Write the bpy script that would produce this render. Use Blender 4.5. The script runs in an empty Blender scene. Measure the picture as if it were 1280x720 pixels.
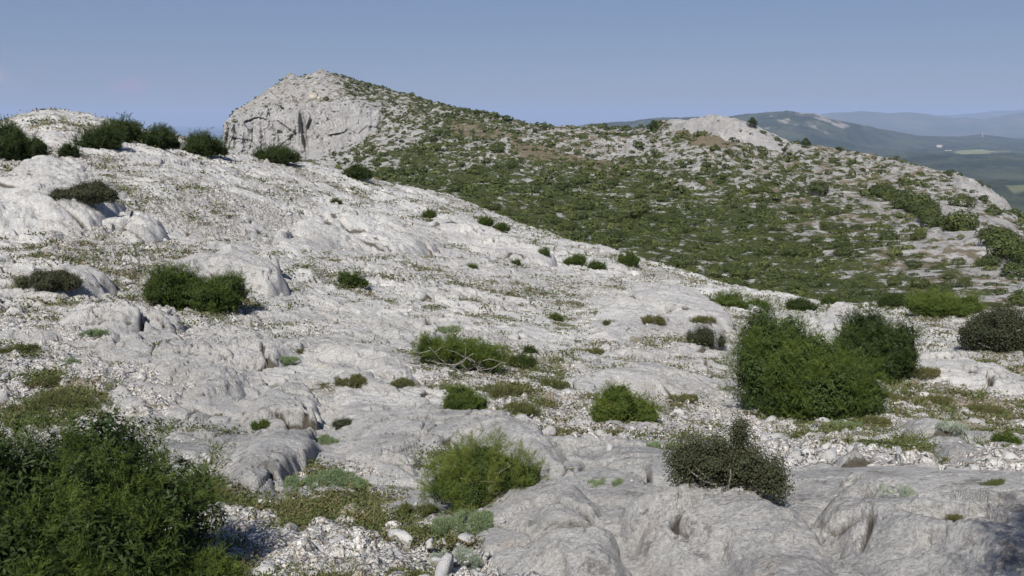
import bpy, math, random
import numpy as np
from mathutils import Vector
rng = np.random.default_rng(7)
random.seed(7)
SC = bpy.context.scene
COL = SC.collection
# ------------------------------------------------------------------ camera constants (heights are measured from the eye)
F = 1108.0
PITCH = math.atan((360 - 150) / F)
CP, SP = math.cos(PITCH), math.sin(PITCH)
SUN_EL, SUN_AZ = math.radians(47), math.radians(20)     # shadows fall towards azimuth SUN_AZ right of straight ahead

def ray(px, py):
    x = (np.asarray(px, float) - 640) / F; u = (360 - np.asarray(py, float)) / F
    dx = x; dy = CP + u * SP; dz = -SP + u * CP
    return dx, dy, dz
def az_t(px, py):
    dx, dy, dz = ray(px, py)
    return np.arctan2(dx, dy), dz / np.hypot(dx, dy)
def proj(P):
    x, y, z = P[..., 0], P[..., 1], P[..., 2]
    d = np.maximum(y * CP - z * SP, 1e-3); u = y * SP + z * CP
    return 640 + F * x / d, 360 - F * u / d

# ------------------------------------------------------------------ vectorised noise
def hsh(ix, iy, s):
    h = (ix.astype(np.int64) * 374761393 + iy.astype(np.int64) * 668265263 + s * 974711) & 0xffffffff
    h = ((h ^ (h >> 13)) * 1274126177) & 0xffffffff
    h = ((h ^ (h >> 16)) * 2246822519) & 0xffffffff
    return ((h ^ (h >> 15)) & 0xffffff) / float(0x1000000)
def perlin(x, y, s=0):
    ix = np.floor(x); iy = np.floor(y); fx = x - ix; fy = y - iy
    ix = ix.astype(np.int64); iy = iy.astype(np.int64)
    def g(a, b, dx, dy):
        t = hsh(a, b, s) * 2 * math.pi
        return np.cos(t) * dx + np.sin(t) * dy
    u = fx * fx * fx * (fx * (fx * 6 - 15) + 10); v = fy * fy * fy * (fy * (fy * 6 - 15) + 10)
    a = g(ix, iy, fx, fy); b = g(ix + 1, iy, fx - 1, fy); c = g(ix, iy + 1, fx, fy - 1); d = g(ix + 1, iy + 1, fx - 1, fy - 1)
    return (a + (b - a) * u) * (1 - v) + (c + (d - c) * u) * v
def fbm(x, y, o=4, s=0, gain=.5):
    r = 0; a = 1.0; f = 1.0
    for i in range(o):
        r = r + a * perlin(x * f + 13.7 * i, y * f - 7.1 * i, s + i); a *= gain; f *= 2.03
    return r * 1.4
def ridged(x, y, o=3, s=0):
    r = 0; a = 1.0; f = 1.0
    for i in range(o):
        r = r + a * (1 - 2.6 * np.abs(perlin(x * f + 3.7 * i, y * f, s + i))); a *= .5; f *= 2.1
    return r * .5
def voro(x, y, s=0, jit=.9):
    ix = np.floor(x).astype(np.int64); iy = np.floor(y).astype(np.int64)
    f1 = np.full(x.shape, 9.); f2 = np.full(x.shape, 9.); cx = np.zeros(x.shape, np.int64); cy = cx.copy()
    ox = np.zeros(x.shape); oy = np.zeros(x.shape)
    for i in (-1, 0, 1):
        for j in (-1, 0, 1):
            a = ix + i; b = iy + j
            qx = a + .5 + jit * (hsh(a, b, s) - .5) - x; qy = b + .5 + jit * (hsh(a, b, s + 77) - .5) - y
            d = np.sqrt(qx * qx + qy * qy)
            n = d < f1
            f2 = np.where(n, f1, np.minimum(f2, d)); cx = np.where(n, a, cx); cy = np.where(n, b, cy)
            ox = np.where(n, -qx, ox); oy = np.where(n, -qy, oy); f1 = np.where(n, d, f1)
    return f1, f2, hsh(cx, cy, s + 5), hsh(cx, cy, s + 9), hsh(cx, cy, s + 12), ox, oy
from concurrent.futures import ThreadPoolExecutor
def par(fn, x, y, n=40000):
    sh = x.shape; x = np.ascontiguousarray(x).ravel(); y = np.ascontiguousarray(y).ravel()
    with ThreadPoolExecutor(4) as ex: res = list(ex.map(lambda i: fn(x[i:i + n], y[i:i + n]), range(0, max(x.size, 1), n)))
    if isinstance(res[0], tuple): return tuple(np.concatenate([r[k] for r in res]).reshape(sh) for k in range(len(res[0])))
    return np.concatenate(res).reshape(sh)
def sst(a, b, x):
    t = np.clip((x - a) / (b - a), 0, 1); return t * t * (3 - 2 * t)

# ------------------------------------------------------------------ column terrain: knots (row on the skyline, distance) per azimuth
class Columns:
    def __init__(self, cols):
        A, L, Z = [], [], []
        for px, kn in cols:
            a, l, z = [], [], []
            for k in kn:
                if k[0] == 'z':
                    aa, _ = az_t(px, 300); a.append(float(aa)); l.append(math.log(k[2])); z.append(k[1])
                else:
                    aa, t = az_t(px, k[0]); a.append(float(aa)); l.append(math.log(k[1])); z.append(float(t) * k[1])
            A.append(a); L.append(l); Z.append(z)
        self.A, self.L, self.Z = map(lambda q: np.array(q).T, (A, L, Z))   # K x C
        self.K = len(self.A)
    def knots(self, az):
        l = np.stack([np.interp(az, self.A[k], self.L[k]) for k in range(self.K)])
        z = np.stack([np.interp(az, self.A[k], self.Z[k]) for k in range(self.K)])
        return l, z
    @staticmethod
    def slopes(l, z):
        h = np.diff(l, axis=0); d = np.diff(z, axis=0) / h
        m = np.zeros_like(z)
        same = (d[1:] * d[:-1]) > 0
        w1 = 2 * h[1:] + h[:-1]; w2 = h[1:] + 2 * h[:-1]
        with np.errstate(all='ignore'):
            m[1:-1] = np.where(same, (w1 + w2) / (w1 / d[:-1] + w2 / d[1:]), 0)
        m[0] = d[0]; m[-1] = d[-1]
        return m
    def height(self, az, r):
        """PCHIP in ln r, any shape"""
        sh = az.shape; az = az.ravel(); lr = np.log(np.maximum(r.ravel(), .05))
        out = np.empty(az.size)
        for c in range(0, az.size, 400000):
            s = slice(c, c + 400000)
            l, z = self.knots(az[s]); m = self.slopes(l, z); q = lr[s]
            k = np.clip((q[None] >= l).sum(0) - 1, 0, self.K - 2); j = np.arange(q.size)
            l0, l1, z0, z1, m0, m1 = l[k, j], l[k + 1, j], z[k, j], z[k + 1, j], m[k, j], m[k + 1, j]
            h = l1 - l0; t = (np.clip(q, l[0], l[-1]) - l0) / h
            out[s] = z0 * (1 + 2 * t) * (1 - t) ** 2 + m0 * h * t * (1 - t) ** 2 + z1 * t * t * (3 - 2 * t) + m1 * h * t * t * (t - 1)
        return out.reshape(sh)

N0 = [('z', -1.62, .6), ('z', -1.78, 2.0)]
def ca(px, *kn): return (px, N0 + list(kn))
COLA = Columns([
 ca(-900, (760,5.5),(620,8.5),(500,13),(400,19),(320,27),(260,35),(235,42),(225,50),(260,66),(360,110)),
 ca(-330, (760,5.5),(600,8.5),(470,13),(360,19),(270,27),(205,35),(182,42),(172,50),(205,66),(320,110)),
 ca(0, (720,5.2),(600,7.5),(500,10.5),(400,15.5),(300,23),(230,30),(190,36),(159,47),(188,62),(310,110)),
 ca(32, (720,5.1),(600,7.4),(500,10.5),(400,15.5),(300,23),(230,30),(186,37),(146,48),(178,63),(310,110)),
 ca(65, (720,5.1),(600,7.4),(500,10.5),(400,15.5),(300,23),(230,30),(184,37),(138,48),(172,63),(310,110)),
 ca(130, (720,5.0),(600,7.2),(500,10.5),(400,15.7),(300,23.5),(232,30.5),(188,38),(150,49),(180,64),(310,112)),
 ca(200, (720,4.8),(600,7),(500,10.5),(400,16),(300,24.5),(240,31),(196,39),(167,50),(195,66),(315,115)),
 ca(290, (720,4.5),(600,6.8),(500,10.5),(400,16.5),(310,25),(250,33),(210,43),(190,55),(218,71),(325,120)),
 ca(380, (720,4.3),(600,6.6),(500,10.5),(400,17),(320,26),(260,36),(224,48),(205,61),(232,77),(335,125)),
 ca(480, (720,4.2),(600,6.5),(500,10.8),(410,17),(335,27),(280,38),(247,50),(230,62),(256,78),(350,125)),
 ca(560, (720,4.1),(600,6.4),(505,10.8),(420,17),(350,27),(297,39),(264,52),(248,64),(272,80),(360,125)),
 ca(640, (720,4.0),(600,5.5),(510,11),(430,17.5),(365,27),(320,38),(292,51),(277,63),(300,76),(380,120)),
 ca(700, (720,4),(598,5.3),(520,11),(440,17.5),(380,27),(337,38),(310,49),(297,60),(318,72),(390,115)),
 ca(800, (720,4.0),(598,5.2),(530,11),(450,17.5),(400,25),(362,35),(340,44),(329,52),(347,62),(400,100)),
 ca(900, (720,4.0),(605,5.1),(540,11.5),(470,17),(420,23.5),(387,32),(364,40),(353,47),(370,56),(420,95)),
 ca(1000, (720,3.9),(612,5.2),(550,11),(480,17),(435,23),(402,29),(384,36),(375,42),(393,50),(440,85)),
 ca(1100, (720,3.8),(606,5.3),(540,11.5),(480,17),(440,22),(410,28),(393,34),(387,39),(405,47),(445,80)),
 ca(1200, (720,3.8),(612,5.2),(545,11.5),(485,17),(445,22),(416,27),(400,32),(393,36),(410,44),(450,75)),
 ca(1280, (720,3.8),(620,5.1),(550,11.5),(490,17),(450,21.5),(421,26),(406,30),(399,34),(416,42),(460,72)),
 ca(1600, (740,3.8),(630,5.2),(560,11.5),(500,17),(465,21.5),(440,26),(425,30),(415,34),(440,42),(480,72)),
 ca(2300, (760,3.8),(650,6.2),(580,11.5),(530,17),(500,21.5),(480,26),(470,30),(465,34),(490,42),(540,72)),
])
COLB = Columns([
 (-1500, [(330,90),(350,150),(350,220),(350,290),(345,330),(340,350),(340,380),(350,430),(450,700)]),
 (200, [(330,90),(350,150),(350,220),(350,290),(345,330),(340,350),(340,380),(350,430),(450,700)]),
 (268, [(310,90),(320,150),(320,220),(320,290),(310,330),(300,350),(300,380),(330,430),(450,700)]),
 (280, [(270,88),(262,150),(252,220),(240,300),(222,332),(158,344),(160,362),(200,420),(420,700)]),
 (300, [(258,86),(248,150),(240,220),(226,300),(208,330),(158,342),(140,368),(180,430),(410,700)]),
 (318, [(252,85),(242,150),(234,220),(220,300),(205,329),(155,343),(127,372),(170,440),(400,720)]),
 (335, [(248,85),(238,150),(229,220),(216,300),(202,328),(152,343),(112,378),(150,450),(400,750)]),
 (352, [(245,85),(234,150),(225,220),(213,300),(200,327),(146,342),(103,384),(145,460),(400,750)]),
 (360, [(243,85),(232,150),(223,220),(211,300),(199,326),(142,342),(93,387),(140,470),(400,750)]),
 (366, [(243,85),(232,150),(222,220),(210,300),(198,325),(138,341),(94,388),(140,470),(400,750)]),
 (374, [(242,84),(230,150),(219,205),(208,295),(196,323),(130,340),(99,390),(137,475),(400,780)]),
 (392, [(240,82),(228,150),(215,195),(205,288),(193,320),(121,338),(94,394),(135,480),(400,800)]),
 (401, [(239,82),(226,150),(213,190),(203,285),(191,318),(119,338),(89,398),(135,480),(400,800)]),
 (415, [(239,81),(227,140),(213,190),(202,270),(188,310),(120,336),(95,397),(137,480),(400,800)]),
 (430, [(240,80),(228,130),(212,190),(200,250),(180,300),(121,332),(98,395),(140,480),(400,800)]),
 (460, [(246,80),(232,115),(214,160),(195,220),(168,288),(128,332),(107,390),(150,480),(400,800)]),
 (500, [(257,80),(242,105),(221,140),(196,200),(162,280),(134,330),(118,378),(160,470),(400,800)]),
 (560, [(270,80),(252,100),(231,130),(206,175),(172,240),(151.8,290),(136,335),(170,430),(400,760)]),
 (640, [(297,76),(272,92),(246,115),(220,145),(190,190),(169,235),(154,278),(185,370),(400,700)]),
 (700, [(316,72),(291,88),(266,105),(236,130),(206,165),(183.8,205),(166,252),(195,340),(400,660)]),
 (760, [(332,66),(307,82),(281,98),(251,120),(221,150),(192.4,195),(169,246),(195,330),(400,640)]),
 (812, [(346,61),(318,77),(289,94),(254,116),(222,146),(176.8,225),(164,235),(195,312),(420,605)]),
 (828, [(350,60),(322,76),(291,93),(256,115),(215,150),(171.8,224),(152,231),(190,310),(420,600)]),
 (850, [(356,58),(327,74),(296,91),(261,112),(213,150),(171.8,220),(150,228),(192,308),(425,600)]),
 (900, [(367,54),(337,70),(306,86),(271,107),(220,142),(180.8,208),(155,217),(200,300),(440,580)]),
 (940, [(375,51),(344,67),(311,83),(275,103),(222,140),(191.8,202),(165,212),(208,292),(445,575)]),
 (978, [(385,48),(352,62),(317,79),(279,100),(228,138),(202.8,196),(181,208),(218,284),(455,565)]),
 (1000, [(390,46),(357,60),(321,77),(281,98),(246,125),(209.4,165),(187,207),(220,280),(460,560)]),
 (1100, [(404,42),(372,54),(336,68),(300,85),(261,110),(221.8,150),(201,187),(235,250),(500,520)]),
 (1200, [(410,40),(382,50),(346,63),(311,78),(276,98),(244.2,130),(227,160),(265,215),(540,480)]),
 (1280, [(416,38),(390,47),(359,58),(327,72),(302,88),(288.4,108),(281,124),(320,170),(590,440)]),
 (1600, [(432,36),(410,44),(395,52),(380,62),(372,74),(377,85),(381,95),(420,150),(650,350)]),
 (2300, [(480,36),(470,44),(460,52),(450,62),(445,74),(440,85),(440,95),(470,150),(650,350)]),
])
def cc(px, mid, sky, rs, a=(236,3000), b=(208,4500)):
    return (px, [('z',-330,900),('z',-260,1800),a,b,(mid,6300 if rs<8000 else 7300),(sky,rs),('z',-250,rs*1.5)])
COLC = Columns([cc(-1500,210,200,7500),cc(500,205,190,7500),cc(680,185,163,7500),cc(715,178,157,7500),cc(740,172,152,7500),cc(780,166,149,7400),cc(820,162,146,7400),cc(900,162,148,7300),
 cc(940,160,143,7200),cc(990,161,139,7100),cc(1020,166,142,7200),cc(1060,174,152,7400),cc(1100,178,163,8000),cc(1150,185,171,8800),cc(1200,188,172,9600),cc(1225,188,169,9800),cc(1280,192,177,9600),cc(1600,195,178,9600),cc(2300,210,190,9600)])

# ------------------------------------------------------------------ mesh helpers
def mesh_obj(name, verts, faces_flat, nper, mat, parent=None, attrs=None, smooth=True, loc=None):
    me = bpy.data.meshes.new(name)
    verts = np.asarray(verts, np.float32).reshape(-1, 3); nv = len(verts); ff = np.asarray(faces_flat, np.int32).ravel(); nf = len(ff) // nper
    me.vertices.add(nv); me.vertices.foreach_set('co', verts.ravel())
    me.loops.add(len(ff)); me.loops.foreach_set('vertex_index', ff)
    me.polygons.add(nf); me.polygons.foreach_set('loop_start', np.arange(0, nf * nper, nper, dtype=np.int32))
    me.polygons.foreach_set('loop_total', np.full(nf, nper, np.int32))
    me.update(calc_edges=True)
    if smooth: me.polygons.foreach_set('use_smooth', np.ones(nf, bool))
    for k, v in (attrs or {}).items():
        a = me.attributes.new(k, 'FLOAT', 'POINT'); a.data.foreach_set('value', np.asarray(v, np.float32).ravel())
    me.materials.append(mat)
    o = bpy.data.objects.new(name, me); COL.objects.link(o)
    if parent is not None: o.parent = parent
    if loc is not None: o.location = loc
    return o
def grid_faces(nr, nc, mask=None):
    i = np.arange(nr * nc).reshape(nr, nc)
    f = np.stack([i[:-1, :-1], i[:-1, 1:], i[1:, 1:], i[1:, :-1]], -1).reshape(-1, 4)
    if mask is not None: f = f[mask[:-1, :-1].ravel()]
    return f
def tag(o, label=None, cat=None, group=None, kind=None):
    if label: o['label'] = label
    if cat: o['category'] = cat
    if group: o['group'] = group
    if kind: o['kind'] = kind
    return o
def empty(name, loc):
    o = bpy.data.objects.new(name, None); COL.objects.link(o); o.location = loc; o.empty_display_size = .2; return o

# ------------------------------------------------------------------ materials
def newmat(name):
    m = bpy.data.materials.new(name); m.use_nodes = True; nt = m.node_tree; nt.nodes.clear()
    return m, nt, nt.nodes, nt.links
class NB:
    def __init__(s, name):
        s.m, s.nt, s.n, s.l = newmat(name)
        s.pos = s.n.new('ShaderNodeNewGeometry').outputs['Position']
    def put(s, inp, v):
        if hasattr(v, 'node'): s.l.new(v, inp)
        elif isinstance(v, (tuple, list)) and len(v) == 3 and inp.type == 'RGBA': inp.default_value = (*v, 1)
        else: inp.default_value = v
    def noise(s, scale, detail=4, rough=.55, vec=None, out='Fac'):
        n = s.n.new('ShaderNodeTexNoise'); s.put(n.inputs['Vector'], vec or s.pos); n.inputs['Scale'].default_value = scale
        n.inputs['Detail'].default_value = detail; n.inputs['Roughness'].default_value = rough; return n.outputs[out]
    def vor(s, scale, vec=None, feature='F1', out='Distance'):
        n = s.n.new('ShaderNodeTexVoronoi'); n.feature = feature; s.put(n.inputs['Vector'], vec or s.pos); n.inputs['Scale'].default_value = scale; return n.outputs[out]
    def ramp(s, v, stops):
        n = s.n.new('ShaderNodeValToRGB'); s.put(n.inputs[0], v); e = n.color_ramp.elements
        while len(e) < len(stops): e.new(.5)
        for q, (p, c) in zip(e, stops): q.position = p; q.color = (c, c, c, 1) if not isinstance(c, tuple) else (*c, 1)
        return n.outputs[0]
    def mix(s, f, a, b, bt='MIX'):
        n = s.n.new('ShaderNodeMix'); n.data_type = 'RGBA'; n.blend_type = bt
        s.put(n.inputs[0], f); s.put(n.inputs[6], a); s.put(n.inputs[7], b); return n.outputs[2]
    def math(s, op, a, b=0.0, clamp=False):
        n = s.n.new('ShaderNodeMath'); n.operation = op; n.use_clamp = clamp; s.put(n.inputs[0], a); s.put(n.inputs[1], b); return n.outputs[0]
    def attr(s, k):
        n = s.n.new('ShaderNodeAttribute'); n.attribute_name = k; return n.outputs['Fac']
    def mapv(s, scale=(1, 1, 1), rot=(0, 0, 0), vec=None):
        n = s.n.new('ShaderNodeMapping'); s.put(n.inputs[0], vec or s.pos); n.inputs['Scale'].default_value = scale; n.inputs['Rotation'].default_value = rot; return n.outputs[0]
    def bump(s, h, dist, strength=1, nrm=None):
        n = s.n.new('ShaderNodeBump'); s.put(n.inputs['Height'], h); n.inputs['Distance'].default_value = dist; n.inputs['Strength'].default_value = strength
        if nrm: s.l.new(nrm, n.inputs['Normal'])
        return n.outputs[0]
    def out(s, col, nrm=None, rough=.9, transl=0, spec=.15):
        b = s.n.new('ShaderNodeBsdfPrincipled'); s.put(b.inputs['Base Color'], col); s.put(b.inputs['Roughness'], rough); b.inputs['Specular IOR Level'].default_value = spec
        if nrm: s.l.new(nrm, b.inputs['Normal'])
        o = s.n.new('ShaderNodeOutputMaterial'); sh = b.outputs[0]
        if transl:
            t = s.n.new('ShaderNodeBsdfTranslucent'); s.put(t.inputs[0], col); mx = s.n.new('ShaderNodeMixShader'); mx.inputs[0].default_value = transl
            s.l.new(sh, mx.inputs[1]); s.l.new(t.outputs[0], mx.inputs[2]); sh = mx.outputs[0]
        s.l.new(sh, o.inputs[0]); return s.m

STR = math.radians(-22)   # strike of the limestone beds
def rock_colour(b):
    v2 = b.mapv((.75, 1, 1), (0, 0, -STR))
    c = b.mix(b.ramp(b.noise(.55, 5, .6), [(.4, 0.), (.6, 1.)]), (.515, .505, .49), (.60, .588, .57))
    c = b.mix(b.ramp(b.noise(1.3, 8, .75, v2), [(.51, 0.), (.58, .65)]), c, (.38, .375, .37))          # grey lichen
    c = b.mix(b.ramp(b.noise(.9, 7, .75, v2), [(.53, 0.), (.61, .6)]), c, (.64, .62, .595))           # fresh pale stone
    c = b.mix(b.ramp(b.noise(2.1, 7, .8), [(.555, 0.), (.62, .5)]), c, (.51, .445, .38))                # warm stain
    c = b.mix(b.ramp(b.noise(5, 8, .8), [(.41, .75), (.442, 0.)]), c, (.24, .225, .21))                   # lichen specks and pits
    c = b.mix(b.ramp(b.noise(23, 5, .75), [(.38, .55), (.42, 0.)]), c, (.25, .24, .23))
    c = b.mix(b.ramp(b.noise(9, 6, .8), [(.545, 0.), (.60, .5)]), c, (.62, .60, .58))
    sp = b.ramp(b.noise(45, 4, .7), [(.38, .78), (.62, 1.16)])
    c = b.mix(.8, c, sp, 'MULTIPLY'); c = b.mix(1.0, c, b.ramp(b.noise(.16, 4, .6), [(.4, (.80, .79, .775)), (.6, (1.02, 1.01, .985))]), 'MULTIPLY')
    return b.mix(b.ramp(b.attr('crack'), [(.35, 0.), (.70, .9)]), c, (.085, .07, .048))   # clefts painted dark brown to stand in for crevice shade
def rock_bump(b):
    n = b.bump(b.noise(1.6, 10, .66), .20, 1)
    n = b.bump(b.noise(7, 8, .75), .09, 1, n)
    n = b.bump(b.noise(30, 4, .7), .025, 1, n)
    return n
def mat_ground():
    b = NB('limestone_ground'); rock = b.attr('rock'); soil = b.attr('soil')
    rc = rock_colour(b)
    cell = b.vor(9, out='Color'); cell2 = b.vor(31, out='Color')
    sep = b.n.new('ShaderNodeSeparateColor'); b.l.new(cell, sep.inputs[0]); sep2 = b.n.new('ShaderNodeSeparateColor'); b.l.new(cell2, sep2.inputs[0])
    g = b.mix(sep.outputs[0], (.37, .36, .34), (.53, .51, .485)); g2 = b.mix(sep2.outputs[0], (.29, .275, .255), (.54, .52, .49))
    gc = b.mix(b.ramp(b.noise(1.3, 3), [(.42, 0.), (.55, 1.)]), g, g2)
    gap = b.ramp(b.vor(9, feature='DISTANCE_TO_EDGE'), [(0, 0.), (.09, 1.)])
    gc = b.mix(gap, (.30, .26, .22), gc)
    edge = b.math('ADD', rock, b.math('MULTIPLY', b.math('SUBTRACT', b.noise(2.2, 7, .75), .5), 1.6))
    rk = b.ramp(edge, [(.42, 0.), (.55, 1.)])
    c = b.mix(rk, gc, rc)
    so = b.math('ADD', soil, b.math('MULTIPLY', b.math('SUBTRACT', b.noise(2.6, 7, .75), .5), 1.5))
    sm = b.ramp(so, [(.52, 0.), (.66, .8)])
    sc = b.mix(b.noise(1.1, 4), (.19, .15, .10), (.25, .215, .14))
    sc = b.mix(b.ramp(b.noise(.8, 5, .6), [(.5, 0.), (.6, .7)]), sc, (.12, .125, .055))
    c = b.mix(sm, c, sc)
    n1 = rock_bump(b)
    n2 = b.bump(b.vor(9), .10, 1); n2 = b.bump(b.vor(31), .035, 1, n2); n2 = b.bump(b.noise(5, 6, .7), .08, 1, n2)
    mxn = b.mix(rk, n2, n1)
    return b.out(c, mxn)
def mat_rock():
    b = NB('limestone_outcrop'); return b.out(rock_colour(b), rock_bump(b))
def mat_stone():
    b = NB('loose_limestone'); oi = b.n.new('ShaderNodeObjectInfo').outputs['Random']; t = b.math('FRACT', b.math('ADD', oi, b.attr('tint')))
    c = b.mix(t, (.32, .31, .295), (.47, .455, .43)); c = b.mix(b.ramp(b.noise(9, 5, .7), [(.45, 0.), (.65, .7)]), c, (.30, .30, .31))
    return b.out(c, b.bump(b.noise(22, 6, .7), .03, 1))
def mat_hill():
    b = NB('scrubby_hillside'); rock = b.attr('rock'); green = b.attr('green')
    v = b.mapv((.8, .6, 1), (0, 0, .5))
    rc = b.mix(b.ramp(b.noise(.35, 6, .65, v), [(.35, 0.), (.65, 1.)]), (.47, .455, .44), (.62, .595, .565))
    rc = b.mix(b.ramp(b.noise(1.4, 6, .75, v), [(.505, 0.), (.57, .7)]), rc, (.30, .29, .28))
    wv = b.mapv((1, 1, .12)); rc = b.mix(b.ramp(b.noise(.22, 6, .7, wv), [(.52, 0.), (.58, .5)]), rc, (.36, .34, .32))
    so = b.mix(b.noise(.15, 4), (.19, .155, .10), (.30, .25, .18))
    gr = b.mix(b.ramp(b.noise(.35, 5, .7), [(.35, 0.), (.65, 1.)]), (.055, .070, .022), (.10, .115, .040))
    rm = b.ramp(b.math('ADD', rock, b.math('MULTIPLY', b.math('SUBTRACT', b.noise(.62, 9, .8, v), .5), 2.4)), [(.47, 0.), (.54, 1.)])
    gm = b.ramp(b.math('ADD', green, b.math('MULTIPLY', b.math('SUBTRACT', b.noise(.30, 8, .8, b.mapv((1, .6, 1), (0, 0, .3))), .5), 3.0)), [(.33, 0.), (.48, 1.)])
    c = b.mix(rm, b.mix(gm, so, gr), rc)
    n = b.bump(b.noise(.4, 10, .74, v), 4, 1); n = b.bump(b.noise(2.5, 6, .7), .8, 1, n)
    return b.out(c, n)
def mat_valley():
    b = NB('forested_valley'); pale = b.attr('pale'); field = b.attr('field')
    f = b.mix(b.ramp(b.noise(.004, 8, .75), [(.42, 0.), (.58, 1.)]), (.015, .024, .010), (.055, .062, .028))
    pm = b.ramp(b.math('ADD', pale, b.math('MULTIPLY', b.math('SUBTRACT', b.noise(.006, 8, .75), .5), 1.8)), [(.70, 0.), (.80, .6)])
    c = b.mix(pm, f, (.36, .32, .28)); c = b.mix(field, c, b.mix(b.noise(.01, 4), (.12, .15, .06), (.24, .22, .13)))
    n = b.bump(b.noise(.03, 7, .7), 14, 1)
    return b.out(c, n)
def mat_far(name, c1, c2):
    b = NB(name); c = b.mix(b.ramp(b.noise(.0012, 7, .7), [(.4, 0.), (.65, 1.)]), c1, c2); return b.out(c)
def mat_leaf(name, cols, transl=.25, scale=2.5):
    b = NB(name); oi = b.n.new('ShaderNodeObjectInfo').outputs['Random']
    t = b.math('ADD', b.math('MULTIPLY', b.attr('tint'), .75), b.math('MULTIPLY', oi, .25))
    k = len(cols); c = b.ramp(t, [(i / (k - 1), q) for i, q in enumerate(cols)])
    return b.out(c, None, .65, transl, .2)
def mat_wood(name, c1, c2):
    b = NB(name); c = b.mix(b.ramp(b.noise(30, 5, .7, b.mapv((1, 1, .2))), [(.4, 0.), (.6, 1.)]), c1, c2); return b.out(c, b.bump(b.noise(60, 4), .01))
M = dict(ground=mat_ground(), rock=mat_rock(), stone=mat_stone(), hill=mat_hill(), valley=mat_valley(),
 far=mat_far('far_ridge', (.05, .07, .05), (.12, .11, .09)), sea=mat_far('sea_surface', (.07, .10, .13), (.08, .11, .14)),
 juniper=mat_leaf('juniper_needles', [(.012, .021, .005), (.035, .056, .010), (.064, .092, .015), (.10, .132, .022), (.15, .16, .038)], .15),
 junidark=mat_leaf('dark_juniper_needles', [(.011, .019, .005), (.026, .041, .009), (.043, .062, .013), (.07, .09, .02)], .15),
 oak=mat_leaf('kermes_oak_leaves', [(.022, .028, .014), (.045, .052, .026), (.075, .075, .038), (.12, .095, .05)]),
 scrub=mat_leaf('hillside_scrub_leaves', [(.020, .029, .012), (.042, .056, .018), (.075, .092, .026), (.125, .13, .042)], .15),
 mat=mat_leaf('low_mat_leaves', [(.045, .062, .018), (.08, .10, .03), (.12, .125, .045), (.12, .09, .045), (.18, .155, .07)]),
 silver=mat_leaf('silver_leaves', [(.20, .24, .17), (.32, .36, .28), (.44, .46, .38)]),
 glauc=mat_leaf('grey_green_leaves', [(.10, .15, .07), (.17, .22, .11), (.25, .29, .15)]),
 grass=mat_leaf('tuft_grass', [(.06, .09, .025), (.10, .12, .04), (.15, .145, .06), (.27, .23, .13)]),
 wood=mat_wood('weathered_grey_wood', (.16, .14, .125), (.34, .31, .28)), bark=mat_wood('brown_bark', (.07, .05, .035), (.15, .11, .08)))

# ------------------------------------------------------------------ near ground
def strat(x, y):
    c, s = math.cos(STR), math.sin(STR); return x * c + y * s, -x * s + y * c
def polyworld(pts, lift=0):
    """polygon corners seen at these spots of the hillside -> ground-plan corners"""
    P = cast(np.array([p[0] for p in pts], float), np.array([p[1] for p in pts], float), base=True, lift=lift); return P[:, :2]
def sdf(poly, x, y):
    d = np.full(x.shape, 1e9); ins = np.zeros(x.shape, bool); n = len(poly)
    for i in range(n):
        ax, ay = poly[i]; bx, by = poly[(i + 1) % n]
        ex, ey = bx - ax, by - ay; wx, wy = x - ax, y - ay
        t = np.clip((wx * ex + wy * ey) / (ex * ex + ey * ey + 1e-9), 0, 1)
        d = np.minimum(d, np.hypot(wx - ex * t, wy - ey * t))
        cond = (ay > y) != (by > y)
        with np.errstate(all='ignore'): xi = (bx - ax) * (y - ay) / (by - ay) + ax
        ins ^= cond & (x < xi)
    return np.where(ins, d, -d)
def rock_mask(x, y):
    s, n = strat(x, y); r = np.hypot(x, y)
    return ctl(x, y)[0] * .8 + fbm(s / 6 + 3, n / 3.0, 5, 21, .6) + .19 + .10 * sst(20, 45, r)
CTL = [(90,430,.16,-.5,.15),(90,480,.14,-.5,.10),(40,480,.14,-.4,.10),(60,300,.10,-.2,.0),(300,610,.12,-.5,.02),(240,600,.10,-.4,0),(420,610,.10,-.35,.25),(470,650,.12,-.5,.35),(380,660,.12,-.5,.1),(520,700,.12,-.4,.3),(600,640,.06,-.2,.2),
 (700,480,.08,-.5,.2),(640,500,.08,-.4,.25),(740,540,.09,-.5,.12),(830,560,.09,-.4,.25),(620,450,.07,-.3,.3),(560,460,.07,-.3,.3),(1150,500,.12,-.4,.30),(1230,520,.12,-.4,.25),(1100,560,.10,-.4,.15),(1200,590,.12,-.4,.15),(1000,560,.08,-.4,.2),(950,540,.08,-.4,.1),(1010,600,.08,-.5,.05),(820,420,.05,-.2,.3),(860,410,.05,-.2,.3),(1170,460,.08,-.2,.3),
 (300,470,.10,.3,-.1),(330,520,.10,.4,-.2),(300,570,.08,.3,-.1),(480,500,.10,.4,-.2),(430,560,.06,.2,-.1),(600,560,.05,.2,-.1),(520,380,.10,.2,-.05),(640,400,.10,.2,0),(800,370,.09,.4,-.1),(400,320,.08,.1,0),(60,390,.10,.2,-.1),(200,440,.06,.2,0),(900,455,.05,.3,-.1),(750,455,.05,.3,-.1),(560,300,.08,.25,-.1),(450,270,.08,.2,-.1),(250,270,.06,-.3,.1),(200,250,.06,-.3,.15),(300,370,.05,-.2,.15),(450,400,.06,-.1,.15),(640,370,.05,-.2,.2),(540,340,.05,-.2,.15),(420,380,.06,.1,.1),(900,700,.3,.4,-.3),(700,690,.15,.4,-.3),(1150,690,.2,.4,-.2)]
CTW = None
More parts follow.
